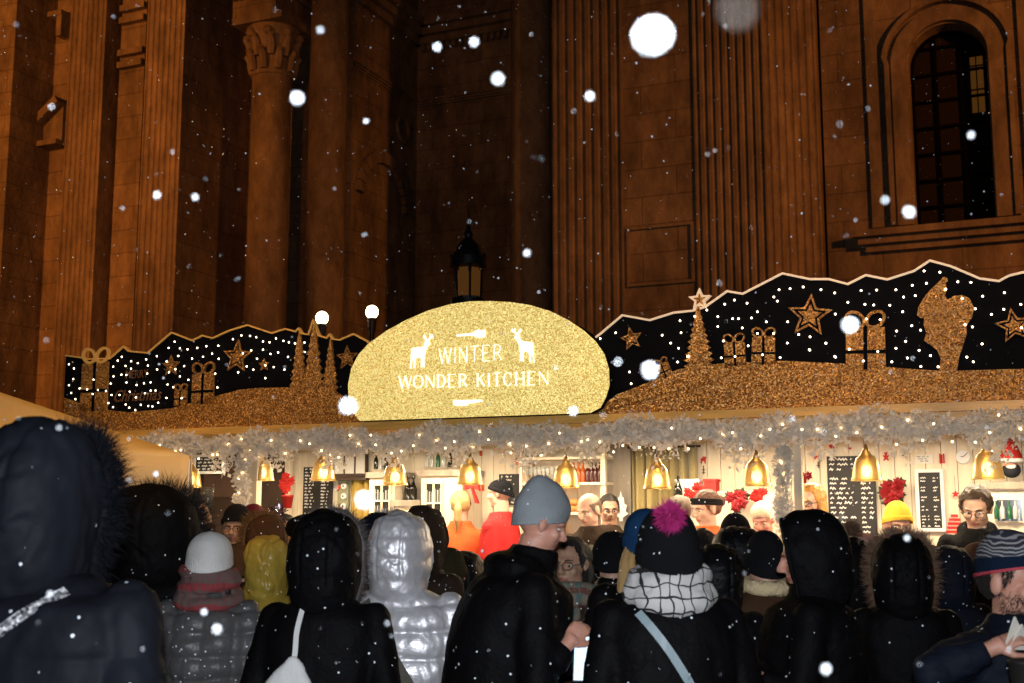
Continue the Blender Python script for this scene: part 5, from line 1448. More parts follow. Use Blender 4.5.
# gold dome sign
VS = -.12
SG = empty('sign', ST.world(0, 0), ANG, 'large pale gold glitter dome sign reading WINTER WONDER KITCHEN with two deer', 'sign')
dome = [(359.6, 424.7), (353, 413), (348.5, 399), (348, 385), (351, 369), (358, 355), (368, 344), (386, 331), (406, 320), (428, 310.5), (451, 304), (470, 301.3), (490, 301), (510, 302), (530, 305), (550, 311), (568, 320), (583, 330), (595, 341), (604, 354), (608.5, 369), (609, 385), (605.5, 397), (600, 407.5), (590, 418.6)]
D = UZ(dome, VS)
zlow = min(p_[1] for p_ in D); D[0] = (D[0][0], ZB0 + .002); D[-1] = (D[-1][0], ZB0 + .002)
m_ = MB(); m_.prism(D, VS, VS + .012); m_.build('face', GLS, SG, fix=True)
cxm = sum(p_[0] for p_ in D) / len(D)
m_ = MB(); m_.prism([((u - cxm) * .992 + cxm + .0, (z - ZB0) * .99 + ZB0) for u, z in D], VS + .013, VS + .25); m_.build('box_side', NIGHT, SG, fix=True)
WL = mat('white_lettering_glow', (.9, .9, .88), .4, emit=(1, .99, .95), estr=1.2)  # white marks given a glow to stay brighter than the glowing face
def SP(pts): return UZ([(400 + a / 6.4, 315 + b_ / 6.4) for a, b_ in pts], VS - .002)
deerL = [(64, 342), (72, 342), (76, 300), (84, 285), (90, 300), (88, 340), (96, 340), (98, 296), (106, 272), (134, 270), (136, 300), (134, 334), (142, 334), (146, 300), (150, 334), (157, 332), (156, 290), (158, 258), (166, 225), (178, 198), (190, 190), (194, 180), (184, 170), (194, 150), (204, 134), (198, 132), (184, 150), (178, 160), (168, 150), (164, 132), (158, 134), (160, 150), (164, 168), (158, 178), (154, 200), (130, 208), (90, 210), (74, 218), (72, 250), (70, 290)]
deerR = [(862 - (a - 64), b_ - 38) for a, b_ in deerL]
m_ = MB(); m_.prism(SP(deerL), VS - .006, VS - .002); m_.build('deer_cutout', WL, SG, fix=True)
m_ = MB(); m_.prism(SP(deerR), VS - .006, VS - .002); m_.build('deer_cutout', WL, SG, fix=True)
for pts_a in (((200, 150), (212, 138), (206, 124)), ((160, 152), (150, 140), (156, 126)), ((188, 160), (196, 140), (190, 122))):
    for mir in (0, 1):
        m_ = MB(); m_.band(SP([(x_, y_) if not mir else (862 - (x_ - 64), y_ - 38) for x_, y_ in pts_a]), .0045, VS - .0055, VS - .0025); m_.build('antler', WL, SG)
m_ = MB(); m_.prism(SP([(362, 126), (420, 120), (468, 116), (485, 100), (505, 95), (546, 97), (548, 138), (510, 146), (485, 140), (468, 132), (420, 134), (364, 138)]), VS - .006, VS - .002); m_.build('whisk_mark', WL, SG, fix=True)
m_ = MB(); m_.prism(SP([(338, 552), (345, 546), (525, 542), (528, 555), (440, 566), (428, 580), (352, 580), (344, 566)]), VS - .006, VS - .002); m_.build('knife_mark', WL, SG, fix=True)
# lettering: strokes, thick and thin
def letter(mbx, ch, x, y, w, h, thick, thin, serif):
    """strokes in a unit box, fat verticals and fine diagonals"""
    K = thick; k = thin
    g = {'W': [((0, 1), (.25, 0), K), ((.25, 0), (.5, 1), k), ((.5, 1), (.75, 0), K), ((.75, 0), (1, 1), k)],
         'N': [((.1, 0), (.1, 1), k), ((.1, 1), (.9, 0), K), ((.9, 0), (.9, 1), k)],
         'E': [((.15, 0), (.15, 1), K), ((.15, 1), (.9, 1), k), ((.15, .52), (.7, .52), k), ((.15, 0), (.9, 0), k)],
         'K': [((.15, 0), (.15, 1), K), ((.15, .45), (.9, 1), k), ((.35, .58), (.95, 0), K)],
         'I': [((.5, 0), (.5, 1), K)], 'T': [((.5, 0), (.5, 1), K), ((.02, 1), (.98, 1), k)],
         'H': [((.12, 0), (.12, 1), K), ((.88, 0), (.88, 1), K), ((.12, .5), (.88, .5), k)],
         'R': [((.15, 0), (.15, 1), K), ((.5, .48), (.95, 0), K)], 'D': [((.12, 0), (.12, 1), K)], 'O': [], 'C': []}[ch]
    P = lambda p: (x + p[0] * w, y + p[1] * h)
    for a, b_, t in g:
        mbx.band([P(a), P(b_)], t, VS - .006, VS - .002)
        if serif and t == K and abs(a[0] - b_[0]) < .01:
            for q in (a, b_): c = P(q); mbx.band([(c[0] - w * .16, c[1]), (c[0] + w * .16, c[1])], k, VS - .0065, VS - .0022)
    if ch in 'OC':
        ts = np.linspace(.12, .88, 22) * 2 * PI if ch == 'C' else np.linspace(0, 1, 28, endpoint=False) * 2 * PI
        pts = [P((.5 + .48 * math.cos(t), .5 + .5 * math.sin(t))) for t in ts]
        mbx.band(pts, [k + (K - k) * abs(math.cos(t)) ** 1.5 for t in ts], VS - .006, VS - .002, closed=ch == 'O')
        if ch == 'C': mbx.band([pts[0], (pts[0][0], pts[0][1] - h * .16)], k, VS - .0065, VS - .0022)
    if ch == 'D': ts = np.linspace(PI / 2, -PI / 2, 16); mbx.band([P((.12, 1))] + [P((.35 + .55 * math.cos(t), .5 + .5 * math.sin(t))) for t in ts] + [P((.12, 0))], [k] + [k + (K - k) * abs(math.cos(t)) for t in ts] + [k], VS - .006, VS - .002)
    if ch == 'R': ts = np.linspace(PI / 2, -PI / 2, 14); mbx.band([P((.15, 1))] + [P((.45 + .38 * math.cos(t), .74 + .26 * math.sin(t))) for t in ts] + [P((.15, .48))], [k] + [k + (K - k) * abs(math.cos(t)) for t in ts] + [k], VS - .006, VS - .002)
def word(s_, pa_, pb2, hpx, thick, thin, serif, name, gap=.22, widths={}):
    A_, B_ = UZ([pa_, pb2], VS - .002); H_ = UZ([(pa_[0], pa_[1] - hpx)], VS - .002)[0][1] - A_[1]
    tot = sum(widths.get(c, 1.) + gap for c in s_) - gap; un = (B_[0] - A_[0]) / tot; x = A_[0]; m_ = MB(); sl = (B_[1] - A_[1]) / (B_[0] - A_[0])
    for c in s_:
        w_ = widths.get(c, 1.) * un
        if c != ' ': letter(m_, c, x, A_[1] + (x - A_[0]) * sl, w_, H_, thick, thin, serif)
        x += w_ + gap * un
    m_.build(name, WL, SG)
word('WINTER', (439, 364), (502, 360), 15.5, .0034, .0034, False, 'lettering', .28, {'I': .3, 'W': 1.4})
word('WONDER KITCHEN', (399, 388.5), (549, 384.5), 12.3, .0078, .0026, True, 'lettering', .26, {'I': .35, 'W': 1.5, ' ': .55, 'O': 1.15, 'N': 1.15, 'H': 1.1})

# ------------------------------------------------------------------ canvas tent on the left
CANV = mat('cream_canvas', (.84, .64, .34), .8, bump=(90, .2), transl=.35, var=(2, .06))
C0 = at_y(190, 456, 5.5); cz = C0.z
TN = empty('market_tent', (C0.x - 1.6, C0.y + 1.1, 0), 0, 'pale cream canvas market tent with hanging valance behind the fur-trimmed hoods', 'tent')
ap = at_y(-45, 377, 6.6).z; o_ = Vector((C0.x - 1.6, C0.y + 1.1)); c2 = Vector((C0.x, C0.y))
m_ = MB(); n = 12; vs = []; fs = []
cor = [tuple(q - o_) for q in (c2 + Vector((-2.6, .22)), c2, c2 + Vector((-.62, 2.0)), c2 + Vector((-3.2, 2.2)))]; apx = at_y(-45, 377, 6.6); apv = Vector((apx.x, apx.y)) - o_
for s4 in range(4):
    a_, b2 = Vector(cor[s4]), Vector(cor[(s4 + 1) % 4]); base = len(vs)
    for j in range(n + 1):
        for i in range(n + 1):
            t = j / n; p = a_.lerp(b2, i / n); q = p * (1 - t) + apv * t; sag = -.05 * math.sin(PI * t) * math.sin(PI * i / n)
            vs.append((q.x, q.y, cz + (ap - cz) * t + sag))
    for j in range(n):
        for i in range(n):
            k = base + j * (n + 1) + i; fs.append((k, k + 1, k + n + 2, k + n + 1))
m_.add(vs, fs); o = m_.build('canopy', CANV, TN, True); so = o.modifiers.new('t', 'SOLIDIFY'); so.thickness = .004
m_ = MB(); vs = []; fs = []; n = 60
for s4 in range(4):
    a_, b2 = Vector(cor[s4]), Vector(cor[(s4 + 1) % 4]); base = len(vs)
    for j in range(3):
        for i in range(n + 1):
            p = a_.lerp(b2, i / n); d = (b2 - a_).normalized(); nn = Vector((d.y, -d.x)); w_ = .018 * math.sin(i * .55) * j / 2 + .006
            vs.append((p.x + nn.x * w_, p.y + nn.y * w_, cz - .002 - .105 * j - (.012 if (j == 2 and i % 15 == 0) else 0)))
    for j in range(2):
        for i in range(n): k = base + j * (n + 1) + i; fs.append((k, k + 1, k + n + 2, k + n + 1))
m_.add(vs, fs); o = m_.build('valance', CANV, TN, True); so = o.modifiers.new('t', 'SOLIDIFY'); so.thickness = .003
for x, y in cor:
    m_ = MB(); m_.box(x * .985 - .025, x * .985 + .015, y * .97 - .0, y * .97 + .04, 0, cz - .01); m_.build('leg', WHITE, TN)
# ------------------------------------------------------------------ cloth
def cloth(name, col, rough=.8, specks=.10, sheen=0., bump=(70, .35), metal=0., var=(5, .2)): return mat(name, col, rough, metal, bump=bump, specks=specks, sheen=sheen, var=var, spec=.12 if rough > .6 else .30)
BLK = cloth('black_coat_cloth', (.0035, .0033, .004), .64, .05, var=(4, .3)); BLK.node_tree.nodes['Principled BSDF'].inputs['Specular IOR Level'].default_value = .07
BLK2 = cloth('black_nylon', (.005, .005, .006), .5, .06); BLK2.node_tree.nodes['Principled BSDF'].inputs['Specular IOR Level'].default_value = .12
NAVY = cloth('navy_nylon', (.0085, .010, .0145), .6, .05, bump=(30, .2)); NAVY.node_tree.nodes['Principled BSDF'].inputs['Specular IOR Level'].default_value = .08
NAVY2 = cloth('deep_navy_cloth', (.006, .009, .018), .7, .08)
BROWN = cloth('dark_brown_cloth', (.030, .018, .012), .8, .08)
BROWN2 = cloth('brown_suede', (.055, .028, .015), .85, .04)
GREYJ = cloth('grey_quilted_nylon', (.085, .082, .085), .38, .22, bump=(40, .4))
SILV = cloth('silver_shiny_nylon', (.70, .69, .73), .42, .0, bump=(20, .8), var=(3, .12), metal=.45)
ORANGE = cloth('orange_red_jacket', (.70, .10, .025), .7, 0)
REDJ = cloth('dark_red_jacket', (.40, .02, .02), .7, 0)
PINK = cloth('pale_pink_quilted', (.50, .30, .28), .6, .05)
YRAIN = mat('yellow_translucent_plastic', (.55, .40, .07), .22, bump=(18, .5), transl=.3, var=(6, .25))
KNITW = cloth('white_knit', (.72, .70, .68), .9, 0, bump=(160, .5)); KNITC = cloth('cream_knit', (.75, .66, .46), .9, 0, bump=(160, .5))
KNITG = cloth('pale_grey_blue_knit', (.27, .295, .315), .9, .03, bump=(160, .5)); KNITY = cloth('mustard_yellow_knit', (.80, .46, .05), .9, 0, bump=(160, .5))
KNITK = cloth('black_knit', (.008, .008, .010), .95, .08, bump=(160, .5)); KNITN = cloth('navy_knit', (.006, .014, .035), .95, .05, bump=(160, .5))
KNITB = cloth('blue_knit', (.010, .045, .12), .9, .04, bump=(160, .5)); KNITP = cloth('dusty_pink_knit', (.45, .26, .24), .9, .03, bump=(160, .5)); KNITR = cloth('burgundy_knit', (.10, .012, .022), .9, 0, bump=(160, .5))
KNITO = cloth('dark_olive_knit', (.03, .025, .01), .9, 0, bump=(160, .5)); CORAL = cloth('coral_pink_knit', (.55, .07, .10), .9, 0, bump=(160, .5))
FURN = mat('navy_black_fur', (.0035, .004, .007), .75, spec=.12); FURG = mat('silver_tipped_fur', (.07, .06, .06), .6); FURB = mat('grey_blue_fur', (.13, .17, .24), .6); FURBR = mat('brown_grey_fur', (.15, .085, .05), .7); FURK = mat('black_fur', (.006, .006, .007), .55); FURM = mat('magenta_yarn', (.45, .015, .16), .8); FURD = mat('dark_golden_brown_fur', (.12, .06, .015), .7)
HB = mat('brown_hair', (.045, .022, .010), .45, bump=(180, .6), stretch=(8, 8, 1)); HBL = mat('blonde_hair', (.52, .32, .12), .4, bump=(180, .6), stretch=(8, 8, 1)); HK = mat('dark_hair', (.012, .008, .006), .4, bump=(180, .6), stretch=(8, 8, 1)); HG = mat('short_grey_brown_hair', (.13, .08, .05), .6, bump=(200, .6)); HR_ = mat('reddish_brown_hair', (.12, .04, .015), .45, bump=(180, .6), stretch=(8, 8, 1)); STUB = mat('dark_stubble', (.09, .05, .035), .9, bump=(300, .8))
SCR = pattern('red_grey_plaid_wool', 'plaid', (.13, .085, .08), (.17, .07, .065), (.26, .035, .04), 34, 13)
SCW = pattern('white_black_check_wool', 'check', (.58, .56, .56), (.02, .02, .025), (0, 0, 0), 26, 24)
SCP = pattern('teal_cream_brown_plaid', 'plaid', (.20, .17, .13), (.09, .17, .16), (.15, .06, .05), 24, 15)
STRI = pattern('grey_navy_stripe_knit', 'stripe', (.025, .028, .045), (.33, .32, .33), (.02, .02, .03), 1, 85)
PK = dict(e=(.05, -.02, -.28), w=(-.06, .05, -.20))
POCK = {'R': ((.06, -.05, -.27), (-.05, .10, -.20)), 'L': ((.06, -.05, -.27), (-.05, .10, -.20))}
STAFF = 'stall staff behind the counter'
P = {}
# nearest
P['near'] = person('person seen from behind in navy quilted jacket with huge fur-edged hood, nearest at left', 42, 430, 2.72, -22, .045, coat=NAVY, collar=.07, w=1.5, d=1.3, quilt=(.135, .005), vox=None, arms=POCK, tilt=-4,
   hood=dict(rx=.150, ry=.165, rz=.200, open=50, fur=FURN, furlen=.055, furn=7000, furw=.0011, wr=1.3, dz=-.02))
P['furblack'] = person('person in black coat with deep black fur hood behind the nearest navy hood', 152, 499, 5.1, -12, .04, coat=BLK, w=1.5, d=1.3, arms=POCK, hood=dict(rx=.21, ry=.19, rz=.21, fur=FURK, furlen=.08, furn=2600))
P['mug'] = person('person in dark coat raising a glass beside the tent corner', 180, 524, 6.3, 10, .02, coat=BROWN, hat=dict(m=KNITK), hands=('R',), vox=.008, arms={'R': ((.02, .20, -.02), (-.06, .05, .38)), 'L': POCK['L']}, curl=.75, grip=.7)
P['white'] = person('person in white knit beanie, red plaid scarf and grey quilted jacket, from behind', 211, 531, 4.75, 3, .022, coat=GREYJ, w=1.0, quilt=(.085, .009, .35, .12), scarf=dict(m=SCR, n=3, r=.028), hat=dict(m=KNITW, zf=.025, tilt=.22, h=.138, fold=0, wide=1.08, rib=50, ribamp=.0015), hair=dict(m=HB, style='short', off=.006), arms=POCK)
P['bman'] = person('bearded man in glasses and black beanie facing the camera beside the dark panel', 237, 504, 7.4, 176, .022, coat=BLK, face=True, glasses=True, beard=STUB, tone='mid', hat=dict(m=KNITK, zf=.040, h=.142), hair=dict(m=HK, style='none'), tilt=-6)
P['burg'] = person('person in burgundy knit beanie beside the garlanded post', 253, 503, 7.9, 20, .02, coat=BROWN, hat=dict(m=KNITR), hair=dict(m=HB, style='short'))
P['golden'] = person('person in brown coat with shaggy golden brown fur hood left of the man in profile', 266, 516, 6.9, 35, .03, coat=BROWN2, hood=dict(rx=.12, ry=.13, rz=.145, open=66, fur=FURD, furlen=.05, furn=2600))
P['profile'] = person('dark haired person in black jacket seen in profile below the hanging poinsettia', 284, 513, 7.5, -125, .012, coat=BLK, face=True, hair=dict(m=HK, style='short', off=.012), beard=STUB)
P['rain'] = person('person in hooded yellow transparent rain poncho, from behind', 268, 538, 5.7, -14, .03, coat=YRAIN, w=.95, fold=1.6, puff=.08, hood=dict(rx=.105, ry=.125, rz=.155, wr=1.8, m=YRAIN), arms=POCK)
P['bh1'] = person('person in flat dark felt hat and scarf just above the tote bearer', 308, 510, 6.0, 30, .02, coat=BLK, hat=dict(m=BLK, zf=.045, h=.12, wide=1.15, fold=.03, bulge=.15, ribamp=0), hair=dict(m=HK, style='short'))
P['tote'] = person('person in black coat and silver-frosted fur hood carrying a white tote bag, from behind', 327, 516, 4.25, -8, .04, coat=BLK, w=1.12, d=1.1, arms=POCK, hood=dict(rx=.128, ry=.15, rz=.172, open=62, fur=FURG, furlen=.035, furn=2200, furw=.0012))
P['bluefur'] = person('person in dark coat with grey-blue fur hood peeking left of the silver hood', 379, 515, 5.9, -30, .03, coat=NAVY2, hood=dict(rx=.115, ry=.13, rz=.15, fur=FURB, furlen=.05, furn=1400))
P['silver'] = person('person in shiny silver hooded puffer jacket with olive strap, from behind', 401, 518, 4.75, -14, .035, coat=SILV, w=1.3, d=1.15, quilt=(.10, .010, .75), fold=1.1, hood=dict(rx=.122, ry=.145, rz=.172, wr=.8), arms=POCK)
P['brownhood'] = person('person in plain dark brown hood right of the silver hood', 424, 510, 5.7, -35, .03, coat=BROWN, hood=dict(rx=.105, ry=.13, rz=.165), arms=POCK)
P['olive'] = person('person in dark olive beanie half hidden behind the tall black coat', 449, 546, 6.1, 0, .02, coat=BLK, hat=dict(m=KNITO), hair=dict(m=HK, style='short'))
P['pony'] = person('blonde ponytailed staff member in orange red jacket, from behind', 461, 490, 8.75, -10, .012, .14, coat=ORANGE, face=False, hair=dict(m=HBL, style='ponytail', off=.012), group=STAFF, hs=.85)
P['redcap'] = person('staff member in dark red jacket and black cap seen in profile', 500, 477, 8.6, 70, .02, .14, coat=REDJ, face=True, hat=dict(m=KNITK, zf=.04, h=.125), hair=dict(m=HK, style='none'), group=STAFF, hs=.85)
P['tall'] = person('tall man in black coat and slouchy pale grey-blue beanie, turned right', 541, 472, 4.2, -80, .055, coat=BLK, w=1.15, d=1.30, hem=.36, puff=.08, tone='rosy', face=True, tilt=-22, lean=12, hooddown=(-.06, .16, .11, .05, .0), vox=.0065, hands=('R',), collar=.06,
   hat=dict(m=KNITG, zf=.030, h=.175, tilt=.42, slouch=(0, -.040), wide=.97, fold=0, ribamp=.0008, bulge=.10), hair=dict(m=HB, style='none'), arms={'R': ((.06, .0, -.26), (-.03, .09, .09)), 'L': ((.05, .05, -.27), (-.02, .22, .0)), 'palm': {'R': (-.8, -.1, -.4)}}, curl=.8, hs=.90)
P['plaid'] = person('short woman in glasses with dark curly hair and teal plaid scarf facing the camera', 570, 534, 5.45, 160, .02, coat=BROWN, face=True, glasses=True, tone='mid', hair=dict(m=HK, style='bob', off=.012), scarf=dict(m=SCP, n=2, r=.038, dz=-.045, tails=True), hands=('R', 'L'), vox=.0065, arms={'R': ((.03, .06, -.24), (-.10, .20, .10)), 'L': ((.03, .06, -.24), (-.10, .20, .10))}, curl=.8, turn=-8)
P['balding'] = person('smiling balding man in dark brown pullover looking down behind the counter', 589, 492, 8.0, 158, .008, .14, coat=BROWN, face=True, tone='fair', hair=dict(m=HG, style='balding', off=.005), tilt=-20, turn=-25, group=STAFF, lean=6, hs=.92)
P['second'] = person('man in glasses and dark top close behind the balding man', 609, 493, 8.35, 165, .010, .14, coat=BROWN, face=True, glasses=True, tone='mid', hair=dict(m=HK, style='short', off=.006), tilt=-10, group=STAFF, hs=.88, turn=18)
P['stripehat'] = person('child in cream knit hat with broad dark band between plaid scarf and black hood', 590, 544, 6.3, 10, .02, coat=BROWN, hat=dict(m=KNITC, band=(KNITK, .42), zf=.02), hair=dict(m=HBL, style='short'))
P['bk2'] = person('person in plain black beanie and black coat in front of the balding man', 612, 530, 5.7, -5, .02, coat=BLK, hat=dict(m=KNITK, wide=1.15, zf=.01), hair=dict(m=HK, style='short'), arms=POCK, w=1.1)
P['pompom'] = person('person in blue-black beanie with magenta pompom and checked scarf, from behind', 667, 507, 3.85, 8, .024, coat=BLK, w=1.12, d=1.1, hat=dict(m=KNITK, band=None, zf=.0, h=.148, wide=1.15, fold=.03, slouch=(-.01, -.03), pom=FURM, pomr=.042, pomoff=(-.018, -.095, -.055)), hair=dict(m=HK, style='bob'), scarf=dict(m=SCW, n=2, r=.040), arms=POCK)
P['bluehat'] = person('blonde person in bright blue beanie half behind the magenta pompom hat', 645, 507, 4.6, 5, .02, coat=BLK, hat=dict(m=KNITB, zf=.02), hair=dict(m=HBL, style='long'), arms=POCK)
P['crew'] = person('man with crew-cut brown hair and dark jacket at the counter, from behind', 678, 494, 7.7, 15, .010, coat=BLK, hair=dict(m=HG, style='short', off=.007), hs=.92)
P['band'] = person('smiling woman in black headband and orange red jacket looking left', 706, 489, 7.5, 112, .015, .14, coat=ORANGE, face=True, hair=dict(m=HR_, style='bun', off=.012), tilt=-12, group=STAFF, hs=.92)
P['bb1'] = person('person in black knit cap directly behind the lettered hooded jacket', 735, 512, 6.6, -10, .02, coat=BLK, hat=dict(m=KNITK, zf=.02), hair=dict(m=HK, style='short'))
P['logo'] = person('person in dark hooded jacket with small white lettering on the back', 737, 524, 5.5, 0, .03, coat=BLK2, hood=dict(rx=.120, ry=.13, rz=.13), arms=POCK)
P['creamh'] = person('young woman in cream beanie looking down in front of the poinsettias', 763, 500, 7.6, 160, .02, .14, coat=REDJ, face=True, hat=dict(m=KNITC, zf=.05, h=.135, fold=0), hair=dict(m=HB, style='none'), tilt=-22, turn=-15, group=STAFF, hs=.88)
P['shearl'] = person('person in brown jacket with cream shearling collar and black cap, from behind', 764, 529, 5.15, 6, .02, coat=BROWN2, hat=dict(m=KNITK, zf=.0), hair=dict(m=HBL, style='short'), arms=POCK, w=.98)
P['bhood'] = person('person in black hooded parka turned left with face in profile and one hand out', 806, 515, 4.45, 78, .04, coat=BLK, w=1.15, d=1.45, hem=.36, face=True, tone='rosy', vox=.0065, tilt=-10, hands=('L',), hair=dict(m=HR_, style='bob', off=.008), hood=dict(rx=.125, ry=.155, rz=.165, open=60), arms={'R': POCK['R'], 'L': ((.06, .05, -.28), (-.03, .14, .06)), 'palm': {'L': (.8, -.1, -.3)}}, curl=.6)
P['dhood'] = person('person in smooth black hood right behind the black parka', 850, 540, 5.5, -20, .03, coat=BLK, hood=dict(rx=.115, ry=.14, rz=.15), arms=POCK)
P['pink'] = person('person in dusty pink hat with brown pompom and pale pink jacket, from behind', 862, 534, 6.1, 20, .02, coat=PINK, quilt=(.09, .005), hat=dict(m=KNITP, zf=.0, h=.145, wide=1.1, pom=FURBR, pomr=.045, pomoff=(-.09, -.02, -.01)), hair=dict(m=HBL, style='short'), arms=POCK)
P['orangeg'] = person('curly blonde woman in glasses with orange scarf looking down left', 809, 483, 7.15, 140, .012, .14, coat=ORANGE, face=True, glasses=True, hair=dict(m=mat('curly_blonde_hair', (.55, .26, .06), .45), style='curly', off=.010), scarf=dict(m=OR, n=2, dz=-.03), tilt=-8, group=STAFF, hs=.86)
P['yellow'] = person('young person in mustard yellow beanie and black top below the round wreath', 897, 503, 7.05, 176, .022, .14, coat=BLK, face=True, hat=dict(m=KNITY, zf=.045, h=.155), hair=dict(m=HBL, style='none'), tilt=-8, group=STAFF, hs=.93)
P['furhood'] = person('person in black coat with grey brown fur hood below the yellow beanie', 901, 537, 4.9, -12, .04, coat=BLK, w=1.08, arms=POCK, hood=dict(rx=.122, ry=.14, rz=.16, open=64, fur=FURBR, furlen=.05, furn=4200, furw=.0014))
P['gman'] = person('dark haired man in glasses and black hoodie looking down at the counter', 975, 485, 6.95, 160, .014, .14, coat=BLK, face=True, glasses=True, tone='fair', hair=dict(m=HB, style='short', off=.017), tilt=-22, turn=-12, group=STAFF, lean=5, beard=None, collar=.01, hooddown=(-.09, .12, .09, .07))
P['brownh2'] = person('person in small brown knit hat in front of the man in glasses', 977, 541, 6.05, 0, .02, coat=BLK, hat=dict(m=cloth('brown_knit', (.06, .03, .02), .9, 0, bump=(160, .5))), hair=dict(m=HB, style='short'))
P['navyh'] = person('person in deep navy hood between fur hood and striped beanie', 948, 547, 5.9, -10, .03, coat=NAVY2, hood=dict(rx=.118, ry=.13, rz=.15), arms=POCK, w=.95)
P['striped'] = person('bearded man in striped navy beanie and navy coat holding a white napkin', 1010, 530, 3.55, -150, .03, coat=NAVY2, w=1.1, d=1.25, puff=.05, collar=.02, face=True, tone='rosy', vox=.005, tilt=-7, turn=8, hands=('R',), beard=mat('dark_beard', (.02, .012, .01), .9, bump=(260, 1.)), hair=dict(m=HK, style='fuzz'),
   hat=dict(m=STRI, band=(KNITN, .34), lip=CORAL, zf=.052, h=.150, fold=0, tilt=.30), arms={'R': ((.20, .0, -.05), (-.13, .10, .07)), 'L': ((.05, .05, -.26), (-.02, .25, .05)), 'palm': {'R': (-.6, -.1, -.7)}}, curl=.65, grip=.5)

P['f1'] = person('person in charcoal hood between the dark brown hood and the tall black coat', 465, 552, 6.4, -15, .03, coat=BLK2, hood=dict(rx=.115, ry=.13, rz=.145), arms=POCK)
P['f2'] = person('person with dark bobbed hair and black jacket right of the checked scarf', 700, 527, 6.0, 12, .012, coat=BLK2, hair=dict(m=HK, style='bob'), arms=POCK)
P['f3'] = person('person in black beanie and dark jacket between the fur hood and the navy hood', 930, 544, 6.6, 5, .02, coat=BLK2, hat=dict(m=KNITK, zf=.01), hair=dict(m=HB, style='short'), arms=POCK)
P['f4'] = person('person in black knit hat squeezed between the fur hooded tote bearer and the silver hood', 352, 524, 6.2, -10, .02, coat=BLK2, hat=dict(m=KNITK, zf=.01), hair=dict(m=HB, style='short'), arms=POCK)
P['f5'] = person('person in black hooded coat just behind the magenta pompom hat and black parka', 752, 535, 5.8, 8, .03, coat=BLK, hood=dict(rx=.11, ry=.13, rz=.14), arms=POCK)
P['f6'] = person('person in brown knit hat and dark coat left of the yellow rain poncho', 240, 543, 6.6, 14, .02, coat=BROWN, hat=dict(m=cloth('umber_knit', (.05, .03, .018), .9, 0, bump=(160, .5))), hair=dict(m=HK, style='short'), arms=POCK)
P['f7'] = person('person with brown bobbed hair and dark jacket between the black parka and the pink hat', 836, 533, 6.5, 10, .012, coat=BROWN, hair=dict(m=HB, style='bob'), arms=POCK)
P['f8'] = person('person in charcoal hood just right of the checked scarf', 716, 545, 5.0, -8, .03, coat=BLK2, hood=dict(rx=.11, ry=.13, rz=.145), arms=POCK)
P['f9'] = person('person in navy knit hat low behind the tall black coat and the olive beanie', 436, 556, 6.6, 6, .02, coat=NAVY2, hat=dict(m=KNITN, zf=.01), hair=dict(m=HB, style='short'), arms=POCK)
# headband of the staff woman
def part_on_head(p, mbx, name, m, smooth=True, parent=None):
    mbx.v = [tuple(p['HM'] @ Vector(v)) for v in mbx.v]; return mbx.build(name, m, parent or p['root'], smooth)
m_ = MB(); m_.tube([(.083 * math.cos(t), .100 * math.sin(t) - .012, .055 + .25 * .1 * math.sin(t)) for t in np.linspace(0, 2 * PI, 30, endpoint=False)], .013, 8, closed=True)
m_.tube([(.083 * math.cos(t), .100 * math.sin(t) - .012, .035 + .25 * .1 * math.sin(t)) for t in np.linspace(0, 2 * PI, 30, endpoint=False)], .012, 8, closed=True)
part_on_head(P['band'], m_, 'headband', KNITK)
# shearling collar, lettering on the back
p = P['shearl']; m_ = MB(); m_.tube([(.088 * math.cos(t), .085 * math.sin(t) - .008, .862 * p['H'] + .01 * math.sin(t)) for t in np.linspace(0, 2 * PI, 26, endpoint=False)], .032, 10, closed=True)
sm_ = bake(m_, .008, 2); a = vget(sm_); vset(sm_, a + nget(sm_) * (wob(a, 30, 3, 2) * .006)[:, None]); sm_.materials.append(cloth('cream_shearling', (.70, .55, .33), .95, 0, bump=(60, 1.))); sm_.polygons.foreach_set('use_smooth', [True] * len(sm_.polygons)); link('collar', sm_, p['root'])
p = P['logo']; hit = coat_bvh(p).ray_cast(Vector((-.02, -1, .79 * p['H'])), Vector((0, 1, 0)))
if hit[0]: o = text_mesh('avia', 'lettering', .055, mat('white_print', (.8, .8, .8), .6), p['coat'], -.03, hit[0].y - .012, .775 * p['H'], bold=.002, ext=.004)
# bags and straps (carried things of their own)
def bag(p, name, label, cat, pts, width, m, bagpos=None, bsz=(.16, .05, .18), bm=None, tote=False, off=.014):
    r_ = empty(name, p['root'].location, p['root'].rotation_euler[2], label, cat)
    strap(p, pts, width, m, -1, off, 'strap', r_)
    b_ = MB(); x, y, z = bagpos; w_, d_, h_ = bsz
    if tote: b_.loft([(z - h_, w_, d_, x, y), (z - h_ * .3, w_ * 1.05, d_ * 1.1, x, y), (z + h_ * .35, w_ * .72, d_ * .8, x + .01, y), (z + h_ * .75, w_ * .35, d_ * .5, x + .02, y), (z + h_, w_ * .12, d_ * .3, x + .02, y)], 24, 2.4)
    else: b_.loft([(z - h_, w_ * .95, d_, x, y), (z - h_ * .9, w_, d_, x, y), (z + h_ * .8, w_ * .96, d_, x, y), (z + h_, w_ * .9, d_ * .6, x, y)], 24, 5)
    me = bake(b_, .010, 3); a = vget(me); vset(me, a + nget(me) * (wob(a, 9, 4, 3, (1, 1, .4)) * .008)[:, None]); me.materials.append(bm or m); me.polygons.foreach_set('use_smooth', [True] * len(me.polygons)); link('bag_body', me, r_)
    return r_
H = P['near']['H']
SEQ = glitter('silver_sequins', (.02, .02, .025), (.95, .95, 1.0), 160)
